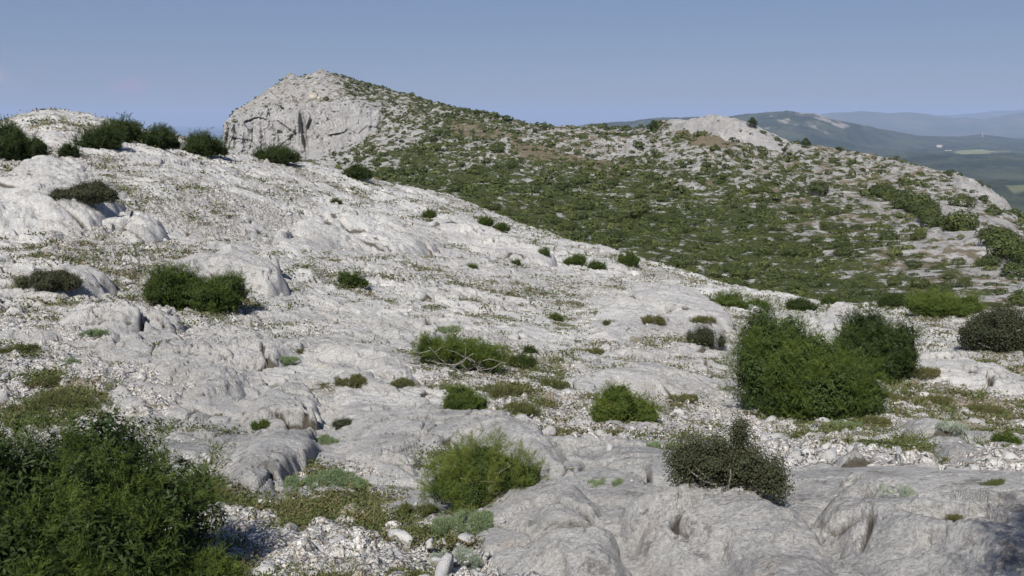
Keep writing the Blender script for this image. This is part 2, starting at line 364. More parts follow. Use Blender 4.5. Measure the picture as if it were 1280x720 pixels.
def ctl(x, y):
    global CTW
    if CTW is None:
        a, t = az_t(np.array([c[0] for c in CTL], float), np.array([c[1] for c in CTL], float)); rs = np.geomspace(2, 120, 600); CTW = []
        for i, c in enumerate(CTL):
            z = baseA(math.sin(a[i]) * rs, math.cos(a[i]) * rs); k = np.argmax(t[i] * rs < z); CTW.append((math.sin(a[i]) * rs[k], math.cos(a[i]) * rs[k], c[2] * rs[k], c[3], c[4]))
    rk = np.zeros(x.shape); so = np.zeros(x.shape); r0 = np.hypot(x, y) + .01
    for cx, cy, rad, a, b in CTW:
        ux, uy = cx / math.hypot(cx, cy), cy / math.hypot(cx, cy); dx, dy = x - cx, y - cy; al = dx * ux + dy * uy; ac = -dx * uy + dy * ux
        g = np.exp(-((al / (rad * 1.9)) ** 2 + (ac / rad) ** 2)); rk += a * g; so += b * g
    return rk, so
def baseA(x, y):
    az = np.arctan2(x, y); r = np.hypot(x, y)
    lim = math.radians(55); w = sst(math.radians(60), math.radians(150), np.abs(az))
    z = COLA.height(np.clip(az, -lim, lim), r)
    return z * (1 - w) + w * (-1.7 - .05 * r)
def bedding(s, n, x, y, seed, k=1.0):
    """thin beds: long gentle backs that break off in short steps"""
    v = (n * .55 / k + 1.1 * fbm(s / (4.5 * k), n / (3 * k), 4, seed, .6)) / .55; f = v - np.floor(v); idx = np.floor(v).astype(np.int64); a = .4 + hsh(idx, idx * 0, seed)
    v2 = (s * .35 / k + 1.0 * fbm(x / (2.6 * k), y / (2.2 * k), 3, seed + 2, .6)) / .45; f2 = v2 - np.floor(v2)
    return k * (.11 * a * (np.minimum(f, (1 - f) * 12) - .5) + .05 * (np.minimum(f2, (1 - f2) * 12) - .5))
def fissures(s, n, x, y, seed, k=1.0):
    """thin winding joints, two families, open only in places"""
    w = k * .011 + .0008 * np.hypot(x, y)
    a = np.exp(-(fbm(s / (4.2 * k), n / (1.7 * k), 3, seed, .6) / w) ** 2) * sst(.0, .16, fbm(x / (1.6 * k), y / (1.6 * k), 2, seed + 3))
    b = np.exp(-(fbm(s / (1.5 * k) + 7, n / (3.2 * k), 3, seed + 5, .6) / w) ** 2) * sst(.05, .2, fbm(x / (1.9 * k) + 3, y / (1.9 * k), 2, seed + 8))
    return np.maximum(a, b)
def detailA(x, y, fine=True):
    r = np.hypot(x, y); g = sst(2.5, 9, r); far = sst(12, 40, r)
    s, n = strat(x, y)
    s = s + .28 * perlin(x / 2.3, y / 2.3, 51); n = n + .2 * perlin(x / 1.9, y / 1.9, 52)
    h = .16 * g * fbm(x / 6.5, y / 5, 3, 11) + .35 * far * fbm(x / 15, y / 9, 2, 15)
    rk = sst(-.05, .12, rock_mask(x, y))
    f1, f2, a, b, c, ox, oy = voro(s / 2.9, n / 1.5, 31)
    amp = .45 + .45 * sst(4, 16, r); e = f2 - f1
    mb = sst(-.15, .25, fbm(s / 8, n / 5, 2, 66))
    h1 = mb * (.16 * (a - .5) + .20 * (b - .5) * ox + .30 * (c - .3) * oy) - .32 * np.exp(-(e / .045) ** 2) * sst(.2, .5, a) * sst(-.1, .1, fbm(x / 1.3, y / 1.3, 2, 68))
    f1, f2, a2, b2, c2, ox2, oy2 = voro(s / .8 + 9, n / .42, 41)
    m2 = sst(-.3, .1, fbm(s / 3, n / 1.8, 2, 61)); e2 = f2 - f1
    h1 = h1 + m2 * (.10 * (a2 - .5) + .20 * (c2 - .4) * oy2 + .15 * (b2 - .5) * ox2 - .09 * np.exp(-((f2 - f1) / .10) ** 2))
    h1 = h1 + bedding(s, n, x, y, 68) * sst(-.1, .2, fbm(s / 5, n / 4, 2, 67))
    f1, f2, a5, b5, c5, ox5, oy5 = voro(s / .36 - 4, n / .21, 43)
    h1 = h1 + sst(-.35, .15, fbm(x / 1.7, y / 1.7, 2, 64)) * (.045 * (a5 - .5) + .085 * (c5 - .45) * oy5 + .07 * (b5 - .5) * ox5)
    rough = .35 + .65 * sst(-.2, .3, fbm(x / 2.6, y / 2.1, 2, 63))
    h1 = h1 + .055 * rough * fbm(s / 1.1, n / .55, 6 if fine else 2, 71, .62)
    h = h + (rk * .8 + .2) * amp * h1
    fs = fissures(s, n, x, y, 901) * rk if fine else 0 * rk; h = h - .13 * fs
    if fine:
        wx = perlin(x * 3, y * 3, 2) * .5
        f1, f2, a3, b3, c3, o1, o2 = voro(x / .15 + wx, y / .14, 81)
        st = np.where(a3 > .3, (.35 + a3) * np.clip(1.15 - (f1 / .55), 0, .75) + .25 * (b3 - .5) * o1 + .25 * (c3 - .5) * o2, 0)
        f1, f2, a4, b4, c4, o1, o2 = voro(x / .42 - wx, y / .36, 83)
        st2 = np.where(a4 > .62, (a4 - .2) * np.clip(1.1 - (f1 / .5), 0, .6) + .3 * (b4 - .5) * o1 + .3 * (c4 - .5) * o2, 0)
        h = h + (1 - rk) * (.07 * st + .16 * st2) * (.8 + far * .6) + (1 - rk) * .06 * fbm(x / .7, y / .7, 4, 85, .6) - .04 * (1 - rk)
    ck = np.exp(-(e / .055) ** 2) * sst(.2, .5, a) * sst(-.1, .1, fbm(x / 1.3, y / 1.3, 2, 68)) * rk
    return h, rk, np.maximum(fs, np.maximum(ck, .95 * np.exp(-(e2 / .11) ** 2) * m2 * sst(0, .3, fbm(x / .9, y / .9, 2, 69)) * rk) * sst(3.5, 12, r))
def groundA(x, y, fine=True):
    h, rk, _ = detailA(x, y, fine); return baseA(x, y) + h
OUT = []
def outcrop_top(o, x, y, fine=True):
    poly, h, edge, rough = o['poly'], o['h'], o['edge'], o['rough']
    d = sdf(poly, x, y) + o['wob'] * fbm(x / (o['wob'] * 5), y / (o['wob'] * 5), 3, o['seed'])
    s, n = strat(x, y); s = s + .2 * perlin(x / 1.7, y / 1.7, o['seed'] + 3)
    f1, f2, a, b, c, ox, oy = voro(s / (1.7 * rough['sc']), n / (.7 * rough['sc']), o['seed'] + 1)
    m = sst(-.15, .3, fbm(s / 3, n / 1.5, 2, o['seed'] + 9) + rough.get('bias', 0)); k = rough['sc']
    det = m * rough['a'] * (.16 * (a - .5) + .28 * (c - .45) * oy + .14 * (b - .5) * ox) + rough['a'] * (.25 if o.get('near') else 1.0) * bedding(s, n, x, y, o['seed'] + 12, k) * sst(-.2, .1, fbm(s / 3, n / 2, 2, o['seed'] + 13) + rough.get('bias', 0))
    det = det + rough['a'] * k * (.09 * fbm(s / (2.2 * k), n / (1.3 * k), 3, o['seed'] + 5) + .045 * sst(-.3, .4, fbm(s, n, 2, o['seed'] + 4)) * fbm(s / (.55 * k), n / (.4 * k), 6 if fine else 1, o['seed'] + 8, .6))
    g1, g2, ga, gb, gc, gx, gy = voro(s / (.62 * k) + 5, n / (.42 * k), o['seed'] + 21); det = det + rough['a'] * k * sst(-.3, .1, fbm(s / 2.2, n / 1.6, 2, o['seed'] + 22)) * (.05 * (ga - .5) + .13 * (gc - .45) * gy + .12 * (gb - .5) * gx)
    q1, q2, ga, gb, gc, gx, gy = voro(s / (.24 * k) + 5, n / (.15 * k), o['seed'] + 31); det = det + rough['a'] * k * sst(-.2, .2, fbm(x / (1.3 * k), y / (1.1 * k), 2, o['seed'] + 32)) * (.022 * (ga - .5) + .045 * (gc - .45) * gy + .04 * (gb - .5) * gx)
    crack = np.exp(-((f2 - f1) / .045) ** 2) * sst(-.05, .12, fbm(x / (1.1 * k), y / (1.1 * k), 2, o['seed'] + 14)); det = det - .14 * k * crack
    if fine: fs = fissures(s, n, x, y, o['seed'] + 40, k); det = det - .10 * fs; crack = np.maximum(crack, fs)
    if fine: det = det + .010 * fbm(x / .16, y / .16, 4, o['seed'] + 6, .65) * k
    c0 = poly.mean(0); ext = np.abs(poly - c0).max(0) + 1e-6; vx, vy = (x - c0[0]) / ext[0], (y - c0[1]) / ext[1]; vl = np.hypot(vx, vy) + 1e-6
    fr = np.clip(.5 - .5 * (.55 * vx + .83 * vy) / vl, 0, 1); edge = edge * (1 + o.get('front', 7) * fr ** 3)
    body = h * (1 - np.exp(-np.clip(d, 0, None) / edge)) / (1 - math.exp(-3))
    skirt = np.where(d < 0, d * 1.6, 0)
    base = baseA(x, y) + .16 * sst(2.5, 9, np.hypot(x, y)) * fbm(x / 6.5, y / 5, 3, 11) + .35 * sst(12, 40, np.hypot(x, y)) * fbm(x / 15, y / 9, 2, 15)
    return base - .10 * h - .02 + body + skirt + det * sst(-.02, o['edge'] * 1.5, d), d, crack
def topA(x, y):
    z = par(lambda a, b: groundA(a, b, False), x, y)
    for o in OUT:
        bb = o['bb']; k = (x > bb[0]) & (x < bb[1]) & (y > bb[2]) & (y < bb[3])
        if k.any():
            zz, d, _ = outcrop_top(o, x[k], y[k], False); zk = z[k]; z[k] = np.where(d > 0, np.maximum(zk, zz), zk)
    return z
def cast(px, py, base=False, lift=0):
    px = np.atleast_1d(np.asarray(px, float)); py = np.atleast_1d(np.asarray(py, float))
    az, t = az_t(px, py); rs = np.geomspace(2.0, 120, 500)
    X = np.sin(az)[:, None] * rs; Y = np.cos(az)[:, None] * rs; Z = t[:, None] * rs
    G = baseA(X, Y) + lift if base else topA(X, Y)
    hit = Z < G; k = np.where(hit.any(1), hit.argmax(1), 499)
    j = np.arange(len(px)); k0 = np.maximum(k - 1, 0)
    a = Z[j, k0] - G[j, k0]; b = Z[j, k] - G[j, k]; w = np.where(k > 0, a / np.where(np.abs(a - b) < 1e-9, 1, a - b), 0)
    r = rs[k0] + (rs[k] - rs[k0]) * np.clip(w, 0, 1)
    x, y = np.sin(az) * r, np.cos(az) * r
    return np.stack([x, y, baseA(x, y) if base else topA(x, y)], -1)

SM = dict(sc=1.0, a=.5, bias=-.05); MD = dict(sc=1.2, a=.6, bias=.0); RG = dict(sc=.9, a=1.1, bias=.3); BG = dict(sc=2.2, a=.9, bias=0)
def oc(pts, h, edge, rough, label, wob=.1):
    OUT.append(dict(pts=pts, h=h, edge=edge, rough=rough, label=label, wob=wob, seed=100 + 17 * len(OUT)))
oc([(590,900),(600,760),(640,668),(655,640),(668,618),(700,594),(738,594),(755,618),(778,660),(806,720),(830,900)], .18, .05, SM, 'smooth grey wedge of limestone at the bottom centre foreground', .05)
oc([(756,622),(800,620),(838,600),(880,590),(930,595),(978,620),(1010,650),(1078,698),(1150,745),(1180,900),(840,900),(812,720),(785,660)], .16, .06, MD, 'big humped limestone slab right of the grey wedge, below the dark oak bush', .06)
oc([(1014,632),(1052,603),(1110,598),(1200,606),(1340,622),(1500,900),(1200,900),(1150,738),(1085,690)], .14, .06, MD, 'broad tilted limestone slab in the bottom right corner', .06)
oc([(125,482),(180,445),(250,415),(325,412),(368,440),(345,462),(300,480),(240,505),(170,528),(120,520)], .20, 0.135, RG, 'broken grey limestone hump above the big corner juniper', .12)
oc([(265,545),(300,500),(345,472),(388,472),(402,500),(398,545),(330,590),(270,585)], .22, .05, SM, 'flat grey slab with a dark cleft on its right end', .08)
oc([(405,462),(470,470),(545,500),(640,522),(700,545),(725,575),(660,568),(580,545),(525,560),(470,595),(425,570),(412,520)], .22, .07, SM, 'long smooth limestone slab left of the spreading juniper', .12)
oc([(375,432),(430,430),(500,445),(525,470),(505,478),(440,462),(385,458)], .24, 0.113, RG, 'cracked limestone ledge left of the half dead juniper', .12)
oc([(715,400),(745,372),(790,356),(850,355),(890,370),(925,395),(915,408),(850,400),(780,412)], .6, 0.36, SM, 'smooth pale limestone dome in the middle of the slope', .3)
oc([(0,205),(50,193),(110,205),(148,232),(138,262),(70,268),(-40,262),(-60,220)], 1.02, 0.225, BG, 'bluish limestone bluff at the left edge below the dark bush', .3)
oc([(160,328),(205,308),(290,310),(340,325),(362,345),(335,350),(270,338),(200,345)], .6, 0.158, BG, 'jointed limestone crag just above the two-lobed juniper', .25)
oc([(70,385),(130,372),(190,380),(228,396),(215,408),(150,410),(60,404)], .3, 0.113, RG, 'rough limestone ledge below left of the two-lobed juniper', .15)
oc([(905,420),(925,398),(975,390),(1040,398),(1070,410),(1000,425),(930,440)], 0.425, 0.225, SM, 'pale rounded limestone rib behind the tallest juniper', .2)
oc([(1110,452),(1160,440),(1230,448),(1300,470),(1300,480),(1210,474),(1130,466)], 0.297, 0.113, MD, 'thin pale ledge below the olive bush at the right edge', .12)
oc([(1115,525),(1160,523),(1215,545),(1240,560),(1190,562),(1130,545)], .2, 0.113, MD, 'narrow limestone rib in the stony ground at right', .1)
oc([(1034,575),(1070,562),(1100,572),(1120,590),(1080,598),(1045,592)], .14, 0.072, RG, 'cracked limestone block behind the bottom right slab', .06)
oc([(640,470),(720,462),(800,452),(880,470),(905,490),(820,482),(740,485),(680,488)], 0.255, 0.18, SM, 'low smooth limestone shelf above the round juniper at centre', .15)
oc([(555,268),(600,278),(640,300),(700,322),(690,328),(620,312),(560,290),(520,268)], 0.765, 0.225, BG, 'bedded limestone step at the far edge of the bare slope', .3)
oc([(340,275),(420,262),(500,270),(560,300),(520,312),(430,298),(350,292)], 0.51, 0.27, BG, 'low limestone shelf high on the bare slope', .3)
oc([(0,330),(60,318),(130,322),(150,338),(90,352),(0,356)], 0.425, 0.18, MD, 'pale slab at the left edge beside the olive mat', .2)
oc([(120,262),(170,258),(210,272),(200,288),(140,285)], 0.68, 0.18, BG, 'grey limestone knob below the bluff at left', .2)
oc([(1100,620),(1130,612),(1150,626),(1120,640)], 0.085, 0.045, RG, 'small broken block on the bottom right slab', .04)
oc([(1025,388),(1045,379),(1075,384),(1070,396),(1035,398)], 0.425, 0.113, RG, 'blue grey boulder in front of the mid green bushes at right', .1)
for o in OUT:
    if o['rough'] is BG: o['h'] *= .6
    elif o['rough'] is RG: o['h'] *= .8
    o['near'] = o['pts'][0][1] > 600
    o['poly'] = polyworld(o['pts'], .7 * o['h']); p = o['poly']; m = .6 + .1 * np.ptp(p[:, 0])
    o['bb'] = (p[:, 0].min() - m, p[:, 0].max() + m, p[:, 1].min() - m, p[:, 1].max() + m)

def soilness(x, y):
    rk = sst(-.05, .12, rock_mask(x, y)); return .24 + .34 * ctl(x, y)[1] + .32 * fbm(x / 5.5, y / 3.4, 3, 401) + .50 * fbm(x / .9, y / .7, 3, 402) - .15 * rk
def build_ground():
    az = np.concatenate([np.linspace(-math.pi, -.72, 60, endpoint=False), np.linspace(-.72, -.58, 60, endpoint=False), np.linspace(-.58, .58, 1150, endpoint=False), np.linspace(.58, .72, 60, endpoint=False), np.linspace(.72, math.pi, 60)])
    lr = np.concatenate([np.linspace(math.log(.3), math.log(2.8), 40, endpoint=False), np.linspace(math.log(2.8), math.log(75), 900, endpoint=False), np.linspace(math.log(75), math.log(112), 40)])
    A, R = np.meshgrid(az, np.exp(lr)); X = np.sin(A) * R; Y = np.cos(A) * R
    h, rk, ck = par(detailA, X, Y); Z = baseA(X, Y) + h
    # skyline cairn of rocks on the left crest
    soil = par(soilness, X, Y)
    P = np.stack([X, Y, Z], -1)
    f = grid_faces(*A.shape)[:, ::-1]
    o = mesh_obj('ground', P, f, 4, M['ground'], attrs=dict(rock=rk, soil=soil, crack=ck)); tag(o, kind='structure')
ctl(np.zeros(1), np.ones(1)); build_ground()
def build_outcrops():
    for o in OUT:
        p = o['poly']; r0 = np.hypot(p[:, 0], p[:, 1]); a0 = np.arctan2(p[:, 0], p[:, 1]); rc = r0.mean()
        m = .25 + o['wob'] * 2; am = m / rc
        az = np.arange(a0.min() - am, a0.max() + am, .00115); n = int(math.log((r0.max() + m) / max(r0.min() - m, 1.5)) / .0045) + 2
        R1 = np.geomspace(max(r0.min() - m, 1.5), r0.max() + m, n)
        A, R = np.meshgrid(az, R1); X, Y = np.sin(A) * R, np.cos(A) * R
        Z, d, ck = par(lambda a_, b_: outcrop_top(o, a_, b_), X, Y); keep = d > -(.10 + .3 * o['h'])
        c = np.array([X[keep].mean(), Y[keep].mean(), 0]); c[2] = float(topA(c[None, 0], c[None, 1])[0])
        f = grid_faces(*A.shape, mask=keep)[:, ::-1]
        used = np.unique(f); mp = np.full(A.size, -1); mp[used] = np.arange(len(used))
        P = np.stack([X, Y, Z], -1).reshape(-1, 3)[used] - c
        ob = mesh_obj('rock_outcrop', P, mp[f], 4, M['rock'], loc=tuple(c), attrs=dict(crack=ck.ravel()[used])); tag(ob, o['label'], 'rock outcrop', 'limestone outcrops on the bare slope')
build_outcrops()

# ------------------------------------------------------------------ hillside and peak
def idw(px, py, pts, p=2.6):
    w = 0; s = 0
    for x, y, v in pts:
        d = ((px - x) ** 2 + ((py - y) * 1.6) ** 2 + 60) ** (-p / 2); w = w + d; s = s + d * v
    return s / w
GREEN = [(450,200,.75),(430,225,.5),(520,215,.9),(600,240,.97),(700,250,.97),(760,275,.97),(800,280,.97),(900,300,.92),(1000,330,.85),(1100,350,.72),(1180,375,.75),(1250,385,.45),(1250,330,.35),(1190,300,.15),(1210,285,.12),(1150,262,.25),(1100,245,.5),(1050,210,.4),(1150,225,.35),(1230,245,.3),(1090,205,.35),(600,150,.65),(560,165,.6),(600,180,.45),(700,175,.45),(650,190,.4),(750,195,.35),(820,195,.4),(850,215,.55),(880,185,.25),(960,200,.45),(960,235,.55),(1020,270,.55),(900,250,.75),(800,235,.75),(500,140,.35),(480,125,.55),(540,140,.6),(470,165,.4),(455,180,.35),(400,180,.04),(330,170,.04),(300,160,.03),(360,140,.25),(430,150,.03),(400,105,.12),(450,112,.55),(400,195,.15),(450,150,.12),(600,265,.7),(700,292,.7),(800,315,.7),(860,330,.75),(900,350,.7),(1000,372,.8),(1080,385,.8),(1280,300,.2),(1100,300,.55),(1160,330,.4)]
def build_hill():
    az1 = np.arctan2(*ray(262, 200)[:2]); 
    az = np.concatenate([np.linspace(-1.1, -.6, 40, endpoint=False), np.linspace(-.6, float(az_t(262, 200)[0]), 80, endpoint=False), np.linspace(float(az_t(262, 200)[0]), .60, 1050, endpoint=False), np.linspace(.60, 1.1, 60)])
    # arc-length sampling of each column so that cliffs get rows of their own
    nr = 760; fine = np.linspace(0, 1, 1600)[:, None]
    l, z = COLB.knots(az); LR = l[0] + (l[-1] - l[0]) * fine
    ZZ = COLB.height(np.broadcast_to(az, LR.shape).copy(), np.exp(LR)); T = ZZ / np.exp(LR)
    seg = np.sqrt(np.diff(LR, axis=0) ** 2 * .12 + np.diff(T, axis=0) ** 2 * 16) + 1e-4
    w = np.where(np.diff(T, axis=0) < -.0002, .25, 1.0); seg = seg * w
    cum = np.vstack([np.zeros(len(az)), np.cumsum(seg, 0)]); cum /= cum[-1]
    k = np.ones(41) / 41
    u = np.linspace(0, 1, nr); L = np.empty((nr, len(az)))
    for c in range(len(az)): L[:, c] = np.interp(u, cum[:, c], LR[:, c])
    R = np.exp(L); A = np.broadcast_to(az, R.shape); Z = COLB.height(A.copy(), R)
    X = np.sin(A) * R; Y = np.cos(A) * R
    px, py = proj(np.stack([X, Y, Z], -1))
    Z0 = Z.copy()
    # steepness -> cliff weight
    dz = np.gradient(Z, axis=0); dr = np.gradient(R, axis=0); st = sst(.7, 1.6, dz / np.maximum(dr, 1e-3))
    cliff = np.maximum(st, .9 * sst(-3, 3, sdf([(270,200),(270,158),(300,148),(345,132),(385,126),(440,126),(480,132),(470,165),(430,195),(380,205)], px, py))) * sst(500, 460, px) * sst(230, 300, R)
    far = sst(60, 200, R)
    s, n = strat(X, Y)
    f1, f2, a, b, c, ox, oy = voro(s / 9, n / 4, 501)
    green = np.clip(idw(px, py, GREEN), 0, 1); rough = 1 - .6 * green
    ridge = sst(0, 30, np.abs(py - 150) + 20)
    Z = Z + (1 - cliff) * rough * (.35 + .9 * far) * (.9 * (a - .5) + 1.0 * (c - .4) * oy) + (.5 + 1.2 * far) * fbm(X / 30, Y / 22, 4, 511) + .35 * rough * ridged(s / 5, n / 2.2, 3, 515)
    # cliffs: buttresses, gullies and ledges pushed in and out towards the valley
    tx = A * 345; zz = Z
    # white rib on the far right shoulder and on the skyline
    def lump(pts, h, e):
        nonlocal Z
        poly = pts; x = px; y = py
        d = sdf([(p[0], p[1]) for p in poly], px, py); w = sst(-2, e, d + 3 * fbm(X / 9, Y / 9, 3, 520)); Z = Z + w * h * R / F; return w
    band = lump([(826,140),(833,130),(850,130),(900,130),(940,140),(985,170),(1005,190),(975,199),(940,189),(890,177),(845,169)], 1.2, 4)
    lump([(1188,215),(1200,216),(1290,262),(1310,290),(1240,255),(1195,235)], 4, 2); lump([(1140,262),(1180,270),(1240,290),(1300,318),(1300,345),(1235,320),(1180,300),(1145,275)], 3, 2)
    lump([(352,110),(356,80),(372,80),(376,108)], .3, 3)
    Z = Z - sst(480, 440, px) * sst(135, 115, py) * (1 - cliff) * .75 * (Z - Z0)
    cave = ridged(tx / 14 + .6 * fbm(X / 10, zz / 30, 2, 531), zz / 60, 4, 533); bl = voro(tx / 7, zz / 5, 541)
    push = cliff * (7.0 * cave + 3.0 * ridged(tx / 4.5 + .5 * fbm(tx / 5, zz / 9, 3, 555), zz / 12, 4, 537) + 2.6 * (bl[2] - .5) + 1.2 * fbm(tx / 2.6, zz / 5, 4, 551, .6))
    gul = cliff * 10 * np.exp(-((px - (487 - .25 * (py - 150))) / 3.2) ** 2) + cliff * 6 * np.exp(-((px - (378 + .12 * (py - 150))) / 3.2) ** 2) * sst(130, 150, py)
    R2 = R - push + gul
    X = np.sin(A) * R2; Y = np.cos(A) * R2
    Z = Z + (far * (1 - cliff) * rough) * (1.1 * ridged(X / 6, Y / 4, 3, 561))
    # rock / soil share
    rock = np.clip(.50 - .34 * (green - .45), 0, 1); rock = np.maximum(rock, cliff); rock = np.maximum(rock, band * .95)
    for q, v in (([(1140,262),(1180,270),(1240,290),(1300,318),(1300,345),(1235,320),(1180,300),(1145,275)], .8), ([(1190,222),(1290,270),(1290,282),(1240,255),(1195,235)], .85), ([(770,172),(850,190),(880,215),(800,205),(770,190)], .62), ([(990,182),(1010,190),(1000,200),(975,190)], .7), ([(430,190),(500,205),(470,218),(400,215),(380,200)], .8), ([(480,150),(540,170),(520,190),(480,190)], .62)):
        w = sst(-3, 3, sdf(q, px, py)); rock = rock * (1 - w) + v * w
    for q, v in (([(845,166),(890,178),(925,186),(910,196),(860,186)], .02), ([(640,180),(720,195),(790,225),(770,235),(700,210),(640,195)], .25), ([(560,150),(640,170),(640,180),(560,165)], .3)):
        w = sst(-3, 3, sdf(q, px, py)); rock = rock * (1 - w) + v * w
        green = green * (1 - w * (.8 if v < .1 else .35))
    P = np.stack([X, Y, Z], -1)
    o = mesh_obj('hillside', P, grid_faces(*A.shape)[:, ::-1], 4, M['hill'], attrs=dict(rock=rock, green=green)); tag(o, kind='structure')
    return P, green, px, py, cliff
HP, HG, HPX, HPY, HCL = build_hill()
def build_valley():
    az = np.concatenate([np.linspace(-1.2, .0, 80, endpoint=False), np.linspace(.0, .60, 700, endpoint=False), np.linspace(.60, 1.2, 60)])
    lr = np.linspace(math.log(900), math.log(14000), 420); A, L = np.meshgrid(az, lr); R = np.exp(L)
    Z = COLC.height(A.copy(), R); X, Y = np.sin(A) * R, np.cos(A) * R
    px, py = proj(np.stack([X, Y, Z], -1))
    Z = Z + 45 * fbm(X / 1500, Y / 1500, 4, 601) * sst(1500, 3000, R) * sst(9500, 6500, R) + 9 * fbm(X / 220, Y / 260, 4, 602) + 5 * fbm(X / 45, Y / 60, 3, 603)
    pale = idw(px, py, [(760,148,.55),(800,148,.5),(840,150,.5),(970,142,.55),(1000,143,.72),(1030,146,.75),(1050,152,.8),(1080,160,.5),(985,160,.6),(740,160,.3),(900,160,.2),(1000,175,.2),(1100,180,.35),(1200,200,.2),(1150,190,.2),(1280,220,.15),(1250,190,.2),(1060,166,.25)])
    fld = sst(-1.5, 1.5, sdf([(1192,193),(1205,190),(1225,191),(1262,193),(1235,198),(1200,199)], px, py)) + sst(-1.5, 1.5, sdf([(1255,241),(1300,240),(1300,249),(1265,248)], px, py)) * .6
    o = mesh_obj('valley', np.stack([X, Y, Z], -1), grid_faces(*A.shape)[:, ::-1], 4, M['valley'], attrs=dict(pale=pale, field=fld)); tag(o, kind='structure')
    def ridge(pts, r, name, depth):
        xs = [p[0] for p in pts]; azs, ts = az_t(np.array(xs, float), np.array([p[1] for p in pts], float))
        a = np.linspace(-.4, .95, 700); t = np.interp(a, azs, ts)
        zt = t * r + r * .0011 * fbm(a * 26, a * 0, 4, 9 + int(r))
        prof = [(-.22, 0), (-.17, .12), (-.12, .35), (-.07, .6), (-.03, .88), (0, 1), (.05, .8), (.12, .3), (.2, 0)]
        V = []
        for q, (dr, hh) in enumerate(prof):
            rr = r * (1 + dr) + r * .01 * fbm(a * 40, a * 0 + q, 3, 77)
            z = -252 + (zt + 252) * np.clip(hh + .10 * (hh not in (0, 1)) * fbm(a * 22, a * 0 + q * 1.3, 3, 78), 0, 1)
            V.append(np.stack([np.sin(a) * rr, np.cos(a) * rr, z], -1))
        V = np.array(V); ob = mesh_obj(name, V, grid_faces(V.shape[0], V.shape[1])[:, ::-1], 4, M['far']); tag(ob, kind='structure')
    ridge([(200,185),(600,178),(900,160),(980,150),(1040,141),(1075,139),(1110,141),(1140,140),(1190,147),(1230,148),(1280,141),(1400,139),(1800,145)], 17000, 'far_hills', 1)
    ridge([(200,185),(800,170),(1000,155),(1100,151),(1200,143),(1240,139),(1290,137),(1500,140),(1900,150)], 27000, 'farthest_hills', 1)
    a = np.linspace(0, 2 * math.pi, 73)[:-1]; V = [[0, 0, -265]] + [[40000 * math.sin(q), 40000 * math.cos(q), -265] for q in a]
    fc = [[0, 1 + (i + 1) % 72, 1 + i] for i in range(72)]
    ob = mesh_obj('sea', V, fc, 3, M['sea'], smooth=False); tag(ob, kind='structure')
build_valley()

# ------------------------------------------------------------------ plants
def unit(v): return v / np.maximum(np.linalg.norm(v, axis=-1, keepdims=True), 1e-9)
def rnd_dir(n, up=0.0):
    v = rng.normal(size=(n, 3)); v = unit(v); v[:, 2] += up; return unit(v)
def frames(D):
    h = np.where(np.abs(D[:, 2:3]) > .9, np.array([[1., 0, 0]]), np.array([[0, 0, 1.]])); S = unit(np.cross(D, h)); U = np.cross(S, D); return S, U
def quads(C, N, su, sv, tint, roll=None):
    """leaf quads (rhombs) at C facing N; returns verts, faces, tint"""
    S, U = frames(unit(N)); a = rng.uniform(0, 2 * math.pi, len(C)) if roll is None else roll
    ca_, sa = np.cos(a)[:, None], np.sin(a)[:, None]; A = S * ca_ + U * sa; B = -S * sa + U * ca_
    su = np.broadcast_to(np.asarray(su, float), (len(C),))[:, None]; sv = np.broadcast_to(np.asarray(sv, float), (len(C),))[:, None]
    V = np.stack([C - A * su, C - B * sv + A * su * .1, C + A * su, C + B * sv + A * su * .1], 1)
    return V.reshape(-1, 3), np.arange(len(C) * 4).reshape(-1, 4), np.repeat(tint, 4)
def blades(C, D, L, W, tint):
    """narrow needles / blades: quads from C along D"""
    S, U = frames(unit(D)); a = rng.uniform(0, math.pi, len(C))[:, None]; A = S * np.cos(a) + U * np.sin(a)
    L = L[:, None]; W = W[:, None]; D = unit(D)
    V = np.stack([C - A * W, C + A * W, C + D * L + A * W * .35, C + D * L - A * W * .35], 1)
    return V.reshape(-1, 3), np.arange(len(C) * 4).reshape(-1, 4), np.repeat(tint, 4)
def join(parts):
    V, Fc, T = [], [], []; o = 0
    for v, f, t in parts: V.append(v); Fc.append(f + o); T.append(t); o += len(v)
    return np.concatenate(V), np.concatenate(Fc), np.concatenate(T)
def sprays(P, D, L, nn, wid, tint, spread=.55, nl=.20):
    """feathery branch tips: nn needles round each axis"""
    n = len(P); D = unit(D); S, U = frames(D)
    t = np.tile((np.arange(nn) + .5) / nn, (n, 1)) + rng.uniform(-.02, .02, (n, nn)); th = rng.uniform(0, 2 * math.pi, (n, nn))
    rad = (.16 * (1 - t * .8))[..., None]
    side = S[:, None] * np.cos(th)[..., None] + U[:, None] * np.sin(th)[..., None]
    bend = D[:, None] + side * spread
    C = P[:, None] + D[:, None] * (t * L[:, None])[..., None] + side * rad * .35 * L[:, None, None]
    C[..., 2] += (t ** 2 * .10 * L[:, None])
    LL = (nl * L)[:, None] * (1.15 - .6 * t) * rng.uniform(.7, 1.3, (n, nn))
    tt = np.clip(tint[:, None] + .25 * (t - .5) + rng.normal(0, .06, (n, nn)), 0, 1)
    return blades(C.reshape(-1, 3), bend.reshape(-1, 3), LL.ravel(), (wid * np.ones((n, nn)) * L[:, None]).ravel(), tt.ravel())
